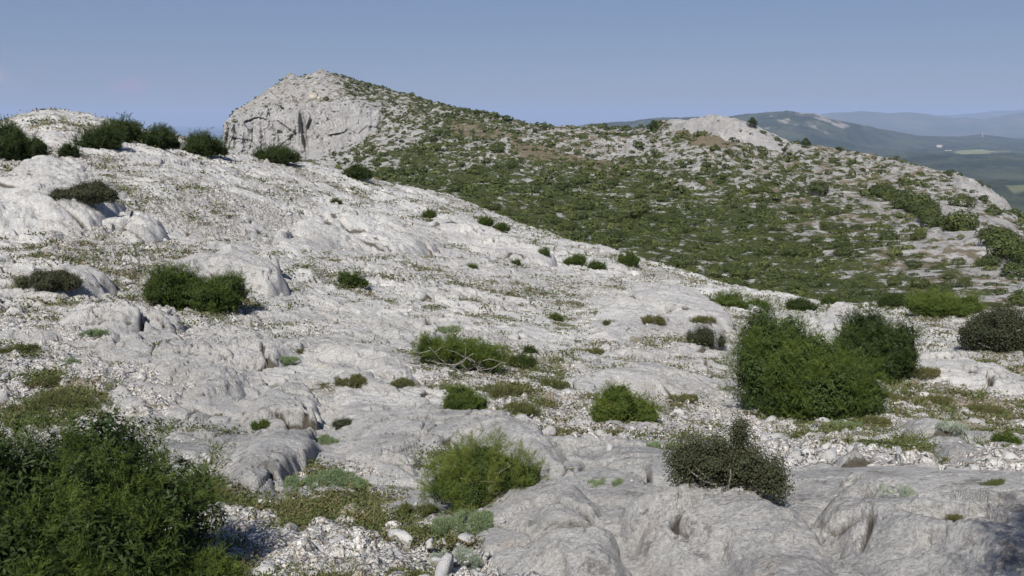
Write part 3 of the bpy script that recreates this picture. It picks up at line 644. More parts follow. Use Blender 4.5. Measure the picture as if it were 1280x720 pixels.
def tube(pts, r0, r1, seg=5):
    pts = np.asarray(pts, float); n = len(pts); T = unit(np.gradient(pts, axis=0)); S, U = frames(T)
    a = np.linspace(0, 2 * math.pi, seg, endpoint=False); rr = np.linspace(r0, r1, n)[:, None, None]
    V = pts[:, None] + rr * (S[:, None] * np.cos(a)[None, :, None] + U[:, None] * np.sin(a)[None, :, None])
    i = np.arange(n * seg).reshape(n, seg); f = np.stack([i[:-1], np.roll(i, -1, 1)[:-1], np.roll(i, -1, 1)[1:], i[1:]], -1).reshape(-1, 4)
    return V.reshape(-1, 3), f, np.full(n * seg, .5)
def lobes_default(w, d, h, n):
    L = [(0, 0, h * .42, w * .36, d * .36, h * .52)]
    for i in range(n):
        a = i / n * 2 * math.pi + rng.uniform(-.4, .4); k = rng.uniform(.20, .30)
        hh = h * rng.uniform(.55, .98)
        L.append((math.cos(a) * w * k, math.sin(a) * d * k, hh * .45, w * rng.uniform(.19, .27), d * rng.uniform(.2, .3), hh * .52))
    return L
def lobes_ragged(w, d, h):
    """wind-shaped crown: a low main mass leaning one way with uneven side tufts"""
    lean = rng.uniform(-.14, .14) * w; k = rng.integers(5, 8); L = [(lean, 0, h * .36, w * .30, d * .34, h * rng.uniform(.42, .56))]
    for i in range(k):
        x = (i + .5) / k - .5 + rng.uniform(-.07, .07); e = math.sqrt(max(0, 1 - (1.9 * x) ** 2)); top = h * (.38 + .58 * e) * rng.uniform(.62, 1.05)
        L.append((x * w * .86, rng.uniform(-.22, .22) * d, top * .42, w * rng.uniform(.10, .18), d * rng.uniform(.15, .26), top * .56))
    return L
def crown_points(L, n, noise=.16, shell=.3, k=3.0):
    L = np.array(L); area = (L[:, 3] * L[:, 4] + L[:, 3] * L[:, 5] + L[:, 4] * L[:, 5]); i = rng.choice(len(L), n, p=area / area.sum())
    D = rnd_dir(n, .25); u = 1 - shell * rng.uniform(0, 1, n) ** 1.6
    q = L[i]; ph = i * 1.7
    lump = 1 + noise * (np.sin(D[:, 0] * k * 2 + ph) * np.sin(D[:, 1] * k * 2.3 + ph * 2) + .7 * np.sin(D[:, 2] * k * 2.7 + ph * 3) + .5 * np.sin((D[:, 0] + D[:, 1]) * k * 4 + ph))
    P = q[:, :3] + D * q[:, 3:6] * (u * lump)[:, None]
    inside = np.zeros(n, bool)
    for j in range(len(L)):
        e = ((P - L[j, :3]) / L[j, 3:6]); inside |= (np.linalg.norm(e, axis=1) < .62) & (i != j)
    keep = (P[:, 2] > -.02) & ~inside
    N = unit(D / q[:, 3:6]); return P[keep], N[keep]
def lump_gaps(P, size, thr):
    """drop foliage in a few pockets so the crown has holes and clumps"""
    v = perlin(P[:, 0] / size + P[:, 2] / size * .7, P[:, 1] / size - P[:, 2] / size * .9, 91) + .5 * perlin(P[:, 2] / size * 2, P[:, 0] / size * 2, 92)
    return v > thr
def bush(name, px, py, wpx, hpx, kind, label, cat='bush', group=None, n=None, lob=None, depth=.85, gaps=-.28, stems=5, tint=(.5, .2), size=1.0, dens=1.0, loc=None):
    p = cast([px], [py])[0] if loc is None else np.array(loc, float)
    dist = math.hypot(p[0], p[1]); ppm = F / dist; w, h = wpx / ppm, hpx / ppm * 1.02; d = w * depth
    root = empty(name, (p[0], p[1], p[2] - .03)); root.rotation_euler.z = -math.atan2(p[0], p[1]); tag(root, label, cat, group)
    L = lob(w, d, h) if lob else lobes_ragged(w, d, h)
    if 40 < wpx < 110 and kind in ('juniper', 'junidark'): L = [tuple(q * .9 for q in l_) for l_ in L]
    px1 = 1.25 / ppm                                     # one render pixel, metres
    sl = min(max(h * .16, 4.2 * px1), .24) * max(size, .6)        # spray length
    area = 2.2 * (w * d + w * h + d * h) * .8
    nt = int(min(dens * 4 * area / (sl * sl * .55), 19000))
    if kind in ('juniper', 'junidark') and wpx > 40:
        pl = min(max(.23 * h, 11 * px1), .42) ; K = int(min(1.25 * area / (pl * pl * .42), 420)) + 6; m = max(int(nt * 1.0 / K), 6)
        Pc, Nc = crown_points(L, K, shell=.30); kk = lump_gaps(Pc, max(.22 * h, .12), gaps - .1); Pc, Nc = Pc[kk], Nc[kk]
        Dc = unit(Nc * .75 + np.array([0, 0, .7]) + rng.normal(0, .22, Nc.shape)); sz = pl * rng.uniform(.7, 1.35, len(Pc))
        i = np.repeat(np.arange(len(Pc)), m); u = rng.uniform(-.25, 1, len(i)) ; S_, U_ = frames(Dc); th = rng.uniform(0, 6.28, len(i)); rad = .35 * np.sqrt(np.clip(1 - u, .02, 1)) * rng.uniform(.5, 1, len(i)) ** .5
        side = S_[i] * np.cos(th)[:, None] + U_[i] * np.sin(th)[:, None]
        P = Pc[i] + (Dc[i] * (u - .45)[:, None] + side * rad[:, None]) * sz[i][:, None]; N = unit(side + Dc[i] * .5); D = unit(Dc[i] * .8 + side * .9 + rng.normal(0, .22, side.shape))
        k = P[:, 2] > 0; P, N, D = P[k], N[k], D[k]; shade_t = (rng.normal(0, 1, len(Pc))[i] * .5 * tint[1])[k] + (u[k] - .4) * .22
    else:
        P, N = crown_points(L, nt, shell=.38); k = lump_gaps(P, max(.22 * h, .12), gaps); P, N = P[k], N[k]
        D = unit(N * .8 + np.array([0, 0, .55]) + rng.normal(0, .28, N.shape)); shade_t = 0
    cl = perlin(P[:, 0] / (h * .3) + 5, P[:, 1] / (h * .3) + P[:, 2] / (h * .3), 95)
    tn = np.clip(tint[0] + cl * tint[1] * 1.6 + rng.normal(0, tint[1] * .5, len(P)) + shade_t, 0, 1)
    big = wpx > 150
    if kind in ('juniper', 'junidark'):
        nn = 22 if big else (16 if wpx > 55 else 9)
        parts = [sprays(P - D * sl * .5, D, np.full(len(P), sl) * rng.uniform(.7, 1.35, len(P)), nn, .012 if big else (.022 if wpx > 55 else .045), tn, .75, .26)]
        # side sprays
        D2 = unit(D + rnd_dir(len(P)) * .9); parts.append(sprays(P, D2, np.full(len(P), sl * .65), max(nn // 2, 5), .016 if big else .035, np.clip(tn + .08, 0, 1), .7, .32))
    elif kind == 'oak':
        m = 9; PP = np.repeat(P, m, 0) + rng.normal(0, sl * .35, (len(P) * m, 3)); NN = unit(np.repeat(N, m, 0) * .5 + rnd_dir(len(PP)) * .9)
        parts = [quads(PP, NN, sl * .11, sl * .07, np.repeat(tn, m))]
    else:   # dense cushions / silver mats
        m = 7; PP = np.repeat(P, m, 0) + rng.normal(0, sl * .3, (len(P) * m, 3)); DD = unit(np.repeat(D, m, 0) + rnd_dir(len(PP)) * .6)
        parts = [blades(PP, DD, np.full(len(PP), sl * .5), np.full(len(PP), sl * .07), np.clip(np.repeat(tn, m) + rng.normal(0, .1, len(PP)), 0, 1))]
    # inner foliage makes the crown opaque
    if kind in ('juniper', 'junidark') or kind == 'oak':
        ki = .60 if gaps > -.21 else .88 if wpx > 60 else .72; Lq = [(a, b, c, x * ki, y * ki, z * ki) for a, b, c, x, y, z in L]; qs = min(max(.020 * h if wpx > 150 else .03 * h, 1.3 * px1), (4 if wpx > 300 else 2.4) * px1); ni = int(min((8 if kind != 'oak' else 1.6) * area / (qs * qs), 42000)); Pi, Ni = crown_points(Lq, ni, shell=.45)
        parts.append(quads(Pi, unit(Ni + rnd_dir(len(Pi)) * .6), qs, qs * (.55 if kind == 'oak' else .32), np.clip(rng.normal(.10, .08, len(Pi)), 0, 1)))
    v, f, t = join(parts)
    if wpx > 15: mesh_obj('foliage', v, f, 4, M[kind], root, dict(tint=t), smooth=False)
    else:
        mesh_obj('foliage', v, f, 4, M[kind], root, dict(tint=t), smooth=False)
    if stems and wpx > 15:
        tp = []
        for q in range(stems):
            a = rng.uniform(0, 2 * math.pi); k = L[rng.integers(len(L))]
            e = np.array([k[0] + rng.normal(0, k[3] * .4), k[1] + rng.normal(0, k[4] * .4), k[2] + k[5] * rng.uniform(.0, .45)])
            s = np.array([rng.normal(0, w * .03), rng.normal(0, w * .03), -.03]); mid = (s + e) / 2 + np.array([rng.normal(0, w * .07), rng.normal(0, w * .07), -h * .08])
            u = np.linspace(0, 1, 7)[:, None]; c = s * (1 - u) ** 2 + 2 * mid * u * (1 - u) + e * u * u
            tp.append(tube(c + rng.normal(0, w * .006, c.shape), max(h * .035, px1 * .7), max(h * .008, px1 * .25)))
        v, f, t = join(tp); mesh_obj('stems', v, f, 4, M['wood' if kind in ('oak',) or 'dead' in label else 'bark'], root, dict(tint=t))
    return root, w, h
def dead_branches(root, w, h, n, spread=1.0, cx=0.0, px1=.02):
    tp = []
    for q in range(n):
        a = rng.uniform(-math.pi, 0) if rng.random() < .7 else rng.uniform(0, math.pi); l = rng.uniform(.3, .6) * w * spread
        s = np.array([cx + rng.normal(0, w * .08), rng.normal(0, w * .05) - w * .1, 0]); e = s + np.array([math.cos(a) * l, math.sin(a) * l * .7 - w * .1, h * rng.uniform(.25, .95)])
        mid = (s + e) / 2 + np.array([rng.normal(0, .1 * w), rng.normal(0, .1 * w), -h * .15]); u = np.linspace(0, 1, 8)[:, None]
        c = s * (1 - u) ** 2 + 2 * mid * u * (1 - u) + e * u * u + rng.normal(0, w * .012, (8, 3)) * u; tp.append(tube(c, max(w * .006, px1 * .4), px1 * .25))
        for z in range(4):
            k = rng.integers(3, 8); b = c[k]; e2 = b + np.array([rng.normal(0, .12 * w), rng.normal(0, .1 * w), abs(rng.normal(0, .16 * h))]); m2 = (b + e2) / 2 + rng.normal(0, .03 * w, 3)
            tp.append(tube([b, m2, e2], px1 * .35, px1 * .15, 4))
    v, f, t = join(tp); mesh_obj('dead_branches', v, f, 4, M['wood'], root, dict(tint=t))

GJ = 'junipers on the bare slope'
# corner juniper at lower left (its base stands below the frame)
def lob_corner(w, d, h):
    return [(0, 0, h*.36, w*.34, d*.34, h*.5), (-w*.18, .0, h*.45, w*.24, d*.3, h*.53), (w*.13, .05*d, h*.50, w*.21, d*.25, h*.50), (w*.30, -.02*d, h*.30, w*.19, d*.24, h*.40), (-.36*w, -.1*d, h*.42, w*.2, d*.3, h*.46), (.08*w, -.26*d, h*.30, w*.27, d*.2, h*.36), (-.16*w, -.28*d, h*.34, w*.25, d*.2, h*.38)]
bush('juniper_bush', 88, 750, 372, 238, 'juniper', 'large bright green juniper filling the bottom left corner', 'bush', GJ, n=14000, lob=lob_corner, depth=.9, gaps=-.32, stems=9, tint=(.45, .22), size=.45)
bush('juniper_bush', 262, 752, 120, 66, 'juniper', 'low feathery juniper sprays beside the shadow at the foot of the large corner juniper', 'bush', GJ, n=1300, depth=.9, gaps=-.4, stems=5, tint=(.6, .2), size=.9)
def lob_two(w, d, h): return [(-w*.27, 0, h*.48, w*.2, d*.32, h*.52), (-w*.08, .1*d, h*.42, w*.2, d*.3, h*.5), (w*.12, -.1*d, h*.3, w*.22, d*.3, h*.42), (w*.33, 0, h*.36, w*.17, d*.3, h*.48), (0, 0, h*.28, w*.3, d*.3, h*.36)]
bush('juniper_bush', 244, 386, 122, 50, 'juniper', 'two-lobed dark green juniper under the jointed crag at left', 'bush', GJ, lob=lob_two, tint=(.36, .2))
bush('juniper_bush', 441, 357, 46, 20, 'juniper', 'small low juniper alone on the slope right of the two-lobed one', 'bush', GJ, tint=(.4, .2), depth=.7)
bush('juniper_bush', 578, 510, 64, 38, 'juniper', 'round bright green juniper below the half dead juniper', 'bush', GJ, gaps=-.45, tint=(.62, .2))
bush('juniper_bush', 780, 527, 94, 58, 'juniper', 'round juniper with a rusty brown patch left of the biggest pair', 'bush', GJ, gaps=-.5, tint=(.52, .18))
def lob_spread(w, d, h): return [(-w*.3, -.1*d, h*.3, w*.2, d*.3, h*.38), (0, .1*d, h*.5, w*.27, d*.34, h*.52), (w*.2, 0, h*.44, w*.24, d*.3, h*.48), (w*.36, -.05*d, h*.34, w*.13, d*.25, h*.4), (-.12*w, -.2*d, h*.28, w*.26, d*.26, h*.34), (-.2*w, .1*d, h*.46, w*.15, d*.2, h*.4)]
r, w, h = bush('juniper_bush', 606, 622, 168, 84, 'juniper', 'wide spreading light green juniper with bare twigs showing behind the grey wedge', 'bush', GJ, n=3300, lob=lob_spread, gaps=-.12, stems=12, tint=(.80, .2), size=.72)
dead_branches(r, w, h, 4, .7, 0, .006)
def lob_half(w, d, h): return [(-w*.3, 0, h*.55, w*.14, d*.3, h*.4), (-w*.05, 0, h*.6, w*.18, d*.3, h*.42), (w*.2, 0, h*.45, w*.16, d*.3, h*.36), (w*.38, 0, h*.3, w*.12, d*.25, h*.3)]
r, w, h = bush('juniper_bush', 572, 460, 122, 42, 'juniper', 'half dead juniper with bleached grey branches at the centre of the slope', 'bush', GJ, lob=lob_half, gaps=-.1, tint=(.38, .2))
dead_branches(r, w, h, 14, .9, -.02 * w, .016)
bush('juniper_bush', 652, 458, 40, 20, 'junidark', 'small dark juniper at the right end of the half dead one', 'bush', GJ, tint=(.6, .2))
def lob_big(w, d, h): return [(-w*.30, .05*d, h*.55, w*.16, d*.26, h*.47), (-w*.22, -.12*d, h*.38, w*.24, d*.3, h*.42), (0, 0, h*.42, w*.28, d*.34, h*.42), (.22*w, -.05*d, h*.28, w*.25, d*.32, h*.36), (.05*w, -.25*d, h*.26, w*.32, d*.22, h*.3), (-.12*w, .1*d, h*.58, w*.16, d*.2, h*.34), (.36*w, -.1*d, h*.2, w*.14, d*.25, h*.26)]
bush('juniper_bush', 1005, 516, 190, 126, 'juniper', 'biggest bright juniper of the right side rising to a point at its left end', 'bush', GJ, n=10000, lob=lob_big, depth=.8, gaps=-.42, tint=(.40, .22), stems=6, size=.6)
bush('juniper_bush', 1084, 472, 118, 84, 'junidark', 'darker rounded juniper just behind the biggest one', 'bush', GJ, n=4500, gaps=-.45, tint=(.42, .22), size=.8)
bush('oak_bush', 1120, 474, 40, 50, 'oak', 'dull brownish oak sprouts at the right side of the darker juniper', 'bush', 'oak bushes', tint=(.5, .2))
def lob_oak(w, d, h): return [(-w*.30, 0, h*.35, w*.18, d*.3, h*.34), (-w*.1, 0, h*.36, w*.18, d*.3, h*.33), (w*.08, .1*d, h*.62, w*.07, d*.15, h*.36), (w*.14, 0, h*.35, w*.16, d*.3, h*.3), (w*.34, -.1*d, h*.26, w*.14, d*.3, h*.26)]
bush('oak_bush', 908, 606, 160, 92, 'oak', 'dark straggly oak bush with a tall thin top behind the humped slab', 'bush', 'oak bushes', n=2400, lob=lob_oak, gaps=-.05, stems=26, tint=(.42, .25), size=.9)
bush('oak_bush', 1256, 437, 104, 52, 'oak', 'dull olive oak bush cut by the right edge of the picture', 'bush', 'oak bushes', n=3200, tint=(.42, .2), stems=10)
bush('juniper_bush', 1180, 394, 96, 28, 'juniper', 'long mid green juniper behind the bare ground left of the olive oak', 'bush', GJ, tint=(.42, .2))
bush('juniper_bush', 911, 383, 52, 19, 'juniper', 'flat-topped juniper at the foot of the smooth dome', 'bush', GJ, tint=(.4, .2))
bush('juniper_bush', 948, 383, 26, 10, 'juniper', 'small juniper touching the right end of the flat-topped one', 'bush', GJ, tint=(.45, .2))
bush('oak_bush', 880, 431, 52, 30, 'oak', 'grey leafless-looking shrub with pale twigs left of the pale rib', 'bush', 'oak bushes', gaps=0, stems=22, tint=(.5, .3))
bush('juniper_bush', 14, 197, 74, 40, 'junidark', 'dark juniper cut by the left edge of the picture below the skyline', 'bush', GJ, tint=(.55, .2))
bush('juniper_bush', 126, 187, 52, 30, 'junidark', 'dark juniper below the left skyline, first of the row', 'bush', GJ, tint=(.55, .2))
bush('juniper_bush', 152, 177, 54, 28, 'junidark', 'dark juniper second in the row under the left skyline', 'bush', GJ, tint=(.5, .2))
bush('juniper_bush', 198, 186, 52, 32, 'junidark', 'dark domed juniper in the middle of the row under the left skyline', 'bush', GJ, tint=(.55, .2))
bush('juniper_bush', 172, 157, 28, 8, 'junidark', 'thin flat juniper on the left skyline above the row', 'bush', GJ, tint=(.5, .2))
bush('juniper_bush', 242, 170, 40, 15, 'junidark', 'juniper breaking the skyline behind the last of the row', 'bush', GJ, tint=(.5, .2))
bush('juniper_bush', 256, 194, 56, 31, 'junidark', 'dark juniper at the right end of the row before the cliff', 'bush', GJ, tint=(.55, .2))
bush('juniper_bush', 87, 195, 22, 15, 'junidark', 'small round juniper alone below the left row', 'bush', GJ, tint=(.6, .2))
bush('juniper_bush', 345, 203, 60, 23, 'junidark', 'wedge-shaped juniper at the foot of the cliff', 'bush', GJ, tint=(.55, .2))
bush('juniper_bush', 447, 224, 36, 19, 'junidark', 'dark juniper where bare rock meets the green hillside', 'bush', GJ, tint=(.5, .2))
bush('oak_bush', 62, 358, 66, 22, 'oak', 'brownish green sprawling shrub beside pale boulders at left', 'bush', 'oak bushes', tint=(.5, .25))
bush('oak_bush', 108, 252, 66, 26, 'oak', 'dull green scrub in the gully beneath the bluff at left', 'bush', 'oak bushes', tint=(.5, .25))
small = [(785,332,28,19,'bright juniper largest of the small ones above the smooth dome'),(720,331,30,12,'brownish low juniper left of centre above the dome'),(746,336,24,12,'flat juniper between two others above the dome'),
 (537,273,18,12,'little juniper high on the bare slope near the far step'),(606,282,22,12,'juniper tucked under the bedded far step'),(626,288,22,10,'low juniper right of the bedded far step'),(695,400,18,10,'tiny bright green juniper left of the smooth dome'),
 (662,442,20,12,'tiny dark juniper above the half dead one'),(591,335,14,8,'tiny juniper in the open middle of the slope'),(1000,388,36,15,'twiggy dark juniper behind the pale rib'),(950,363,30,14,'rounded juniper on the far edge right of the dome'),
 (914,354,24,12,'juniper at the far edge where the hillside begins'),(1256,554,34,14,'bright green cushion juniper near the right edge'),(326,534,26,14,'small bright plant on the flat grey slab'),(768,308,14,8,'tiny round juniper high above the dome'),
 (680,318,16,9,'grey green shrublet near the far edge of the slope'),(1075,374,30,14,'juniper just beyond the blue grey boulder'),(1038,382,24,13,'round green juniper left of the blue grey boulder'),(420,252,14,7,'tiny juniper high on the bare slope left'),(645,330,12,6,'tiny flat juniper above the slope centre'),(1118,385,40,18,'juniper on the far edge behind the darker big one'),(1235,384,50,22,'dense juniper behind the olive oak at the far right')]
for a in small: bush('juniper_bush', a[0], a[1], a[2], a[3], 'juniper' if a[2] < 100 and 'dark' not in a[4] else 'junidark', a[4], 'bush', GJ, stems=3, tint=(.42, .2))
# a bush standing beside the photographer, outside the frame, that shades the bottom right corner
lx, ly = 1.68, 1.95; bush('juniper_bush', 0, 0, 230, 960, 'juniper', 'tall juniper beside the viewpoint whose shadow falls on the bottom right slab', 'bush', GJ, size=.5, stems=4, loc=(lx, ly, float(topA(np.array([lx]), np.array([ly]))[0])))
# cushions and silver plants
cush = [(568,697,66,34,'silver','silver-leaved cushion at the foot of the grey wedge'),(590,662,122,40,'glauc','wide grey green mat in front of the spreading juniper'),(400,604,110,26,'glauc','grey green mat above the corner shadow'),(760,604,52,18,'glauc','grey green tuft behind the top of the grey wedge'),
 (1122,616,46,28,'silver','silver wiry shrublet at the top of the bottom right slab'),(505,718,60,24,'mat','mossy olive cushion at the bottom edge left of the wedge'),(400,553,50,18,'glauc','pale green mat right of the flat grey slab'),(760,406,22,12,'mat','round olive cushion below the smooth dome'),
 (815,403,34,14,'mat','olive cushion at the lower right of the dome'),(880,402,30,9,'mat','flat olive cushion behind the grey shrub'),(620,490,60,14,'mat','olive grass mat right of the round centre juniper'),(500,482,40,18,'mat','brownish low plant left of the round centre juniper'),
 (690,482,40,16,'mat','olive brown mat in the stony gap at centre'),(650,515,60,22,'mat','russet and olive mat right of the round juniper'),(440,480,40,18,'mat','dull grey green shrublet on the cracked ledge'),(830,560,50,18,'glauc','grey green mat below the rusty patched juniper'),
 (850,498,50,12,'mat','low olive mat at the foot of the biggest juniper'),(1090,533,60,20,'mat','russet heath patch at the right foot of the biggest juniper'),(1170,505,50,16,'mat','olive mat on the stony ground left of the right edge'),(1210,640,40,12,'mat','small tan plant on the bottom right slab'),
 (20,440,46,14,'mat','straw and green mat near the left edge'),(85,455,30,12,'glauc','grey green cushion beside the left gravel'),(60,480,50,14,'mat','dark olive mat above the corner juniper'),(70,505,90,18,'mat','long brown green mat just above the corner juniper'),
 (120,418,36,10,'glauc','pale dry cushion on the left gravel'),(640,455,50,14,'mat','olive mat right of the bleached branches'),(560,412,40,10,'glauc','pale mat on the slab above the half dead juniper'),(430,530,30,20,'oak','small dull shrub between the grey slabs'),
 (905,654,26,8,'glauc','tiny grey green rosette on the humped slab'),(1188,540,30,12,'silver','silvery cushion on the narrow limestone rib'),(1260,605,50,12,'mat','brown mat near the right edge'),(1175,574,40,14,'mat','olive shrublet below the narrow rib'),
 (1060,535,40,16,'glauc','grey green cushion in front of the biggest juniper'),(720,590,40,14,'mat','dark green mat behind the wedge top'),(455,640,50,16,'glauc','grey green mat on the stones left of the spreading juniper'),(370,628,50,14,'mat','russet mat at the top edge of the corner shadow'),
 (1010,548,44,16,'mat','olive mat under the biggest juniper'),(1235,515,50,12,'mat','dull olive mat by the right edge stones'),(1110,498,46,10,'mat','low green mat right of the biggest juniper'),(1150,470,50,14,'mat','green mat between the dark juniper and the olive oak'),
 (350,450,40,9,'glauc','pale green mat between two left slabs'),(740,440,30,9,'mat','tiny olive cushion on the shelf'),(370,440,20,10,'mat','small green tussock on the left hump'),(520,640,60,24,'mat','yellow green mat left of the wide grey green mat')]
for a in cush: bush('cushion_plant', a[0], a[1], a[2], a[3] * .62, a[4], a[5], 'plant', 'cushion plants among the rocks', stems=0, gaps=-.05, tint=(.45, .3), depth=.8, dens=.9, size=.8)

# scattered ground cover (stuff), sown where soil shows
def sow(n, rmin, rmax, thr, soft=.2, pw=1.0, farmore=0):
    az = rng.uniform(-.62, .62, n); r = (rng.uniform(rmin ** pw, rmax ** pw, n)) ** (1 / pw); x, y = np.sin(az) * r, np.cos(az) * r
    s = par(soilness, x, y) + farmore * sst(9, 18, r); k = rng.uniform(0, 1, n) < sst(thr, thr + soft, s)
    for o in OUT:
        bb = o['bb']; b = (x > bb[0]) & (x < bb[1]) & (y > bb[2]) & (y < bb[3])
        if b.any():
            q = np.where(b)[0]; k[q[sdf(o['poly'], x[q], y[q]) > o['wob'] * .3]] = False
    x, y = x[k], y[k]; return np.stack([x, y, topA(x, y)], -1)
def grass():
    P = sow(10000, 3.2, 62, .38, .3, .9); r = np.hypot(P[:, 0], P[:, 1]); m = np.where(r < 10, 26, np.where(r < 25, 14, 8))
    ii = np.repeat(np.arange(len(P)), m); n = len(ii); sz = rng.uniform(.6, 1.5, len(P)) * (.075 + .0022 * r)
    C = P[ii] + np.stack([rng.normal(0, .5, n), rng.normal(0, .5, n), np.zeros(n)], -1) * sz[ii][:, None]; D = rnd_dir(n, 1.1); D[:, 2] = np.abs(D[:, 2])
    t = np.clip(rng.beta(1.6, 1.8, len(P))[ii] + rng.normal(0, .12, n), 0, 1)
    v, f, t = blades(C, D, sz[ii] * rng.uniform(.7, 1.5, n), np.maximum(sz[ii] * .022, .00045 * r[ii]), t)
    tag(mesh_obj('grass_tufts', v, f, 4, M['grass'], attrs=dict(tint=t), smooth=False), kind='stuff')
    P = sow(80000, 3.2, 64, .22, .40, .9, .13); r = np.hypot(P[:, 0], P[:, 1]); m = np.where(r < 8, 150, np.where(r < 14, 80, np.where(r < 30, 42, 26))); ii = np.repeat(np.arange(len(P)), m); n = len(ii)
    sz = rng.gamma(1.3, .42, len(P)) * (.09 + .0042 * r); d = rng.normal(0, .5, (n, 2)); el = rng.uniform(1, 2.0, len(P))
    C = P[ii] + np.stack([d[:, 0] * sz[ii] * el[ii], d[:, 1] * sz[ii], np.abs(rng.normal(0, .10, n)) * sz[ii]], -1)
    t = np.clip(rng.beta(1.3, 1.8, len(P))[ii] + rng.normal(0, .1, n), 0, 1)
    v, f, t = quads(C, rnd_dir(n, .8), np.minimum(sz[ii] * .12, .004 + .0014 * r[ii]), np.minimum(sz[ii] * .07, .002 + .0009 * r[ii]), t)
    tag(mesh_obj('ground_cover', v, f, 4, M['mat'], attrs=dict(tint=t), smooth=False), kind='stuff')
grass()
# stones
def stone_mesh(seed, sub=2):
    import bmesh
    bm = bmesh.new(); bmesh.ops.create_icosphere(bm, subdivisions=sub, radius=.5); r = random.Random(seed)
    pl = [(Vector((r.uniform(-1, 1), r.uniform(-1, 1), r.uniform(-1, 1))).normalized(), r.uniform(.16, .36)) for _ in range(11)]
    sx, sy, sz = r.uniform(.8, 1.3), r.uniform(.7, 1.1), r.uniform(.5, .8)
    for v in bm.verts:
        c = v.co
        for nrm, d in pl:
            q = c.dot(nrm)
            if q > d: c -= nrm * (q - d)
        v.co = Vector((c.x * sx, c.y * sy, c.z * sz)) * 1.3
    V = np.array([v.co[:] for v in bm.verts]); Fc = np.array([[l.index for l in f.verts] for f in bm.faces]); bm.free(); return V, Fc
ST = [stone_mesh(i, 2) for i in range(8)]; SL = [stone_mesh(i + 20, 1) for i in range(6)]
def rotm(n):
    q = unit(rng.normal(size=(n, 4))); w, x, y, z = q.T
    return np.stack([np.stack([1-2*(y*y+z*z), 2*(x*y-z*w), 2*(x*z+y*w)], -1), np.stack([2*(x*y+z*w), 1-2*(x*x+z*z), 2*(y*z-x*w)], -1), np.stack([2*(x*z-y*w), 2*(y*z+x*w), 1-2*(x*x+y*y)], -1)], 1)
def stones():
    n = 52000; az = rng.uniform(-.62, .62, n); r = rng.uniform(3.3 ** .8, 46 ** .8, n) ** 1.25; x, y = np.sin(az) * r, np.cos(az) * r
    rk = par(lambda a, b: sst(-.05, .12, rock_mask(a, b)), x, y); k = rng.uniform(0, 1, n) < (1 - rk) * (.5 + .9 * fbm(x / 2.5, y / 2.5, 2, 701)) + .03
    for o in OUT:
        bb = o['bb']; b = (x > bb[0]) & (x < bb[1]) & (y > bb[2]) & (y < bb[3])
        if b.any(): q = np.where(b)[0]; k[q[(sdf(o['poly'], x[q], y[q]) > -.02)]] &= rng.uniform(0, 1, int((sdf(o['poly'], x[q], y[q]) > -.02).sum())) < .03
    x, y, r = x[k], y[k], r[k]; z = topA(x, y); s = rng.gamma(.7, .030, len(x)) + .006 + .0009 * r; s = np.minimum(s, .10 + .007 * r)
    order = np.argsort(-s / r); print('stones', len(x))
    big = order[:300]; meshes = []
    for i, (V, Fc) in enumerate(ST):
        o = mesh_obj('loose_stone', V, Fc, 3, M['stone'], attrs=dict(tint=np.zeros(len(V))), smooth=False); meshes.append(o)
    for j, i in enumerate(big):
        src = meshes[j % 8]; o = src if j < 8 else src.copy()
        if j >= 8: COL.objects.link(o)
        ss = s[i] * 1.6; o.location = (x[i], y[i], z[i] + ss * .02); o.scale = (ss, ss, ss * .8); o.rotation_euler = (rng.normal(0, .25), rng.normal(0, .25), rng.uniform(0, 6.28))
        tag(o, 'pale loose limestone rock lying in the gravel between the slabs', 'stone', 'loose rocks strewn over the slope')
    rest = order[300:]; parts = []; 
    for q, (V, Fc) in enumerate(SL):
        idx = rest[q::6]; Rm = rotm(len(idx)); W = np.einsum('nij,vj->nvi', Rm, V) * s[idx][:, None, None]; W[..., 2] *= .8
        W += np.stack([x[idx], y[idx], z[idx] + s[idx] * .02], -1)[:, None]
        f = (Fc[None] + (np.arange(len(idx)) * len(V))[:, None, None]).reshape(-1, 3); parts.append((W.reshape(-1, 3), f, np.repeat(rng.uniform(0, 1, len(idx)), len(V))))
    v, f, t = join(parts); tag(mesh_obj('gravel', v, f, 3, M['stone'], attrs=dict(tint=t), smooth=False), kind='stuff')
stones()

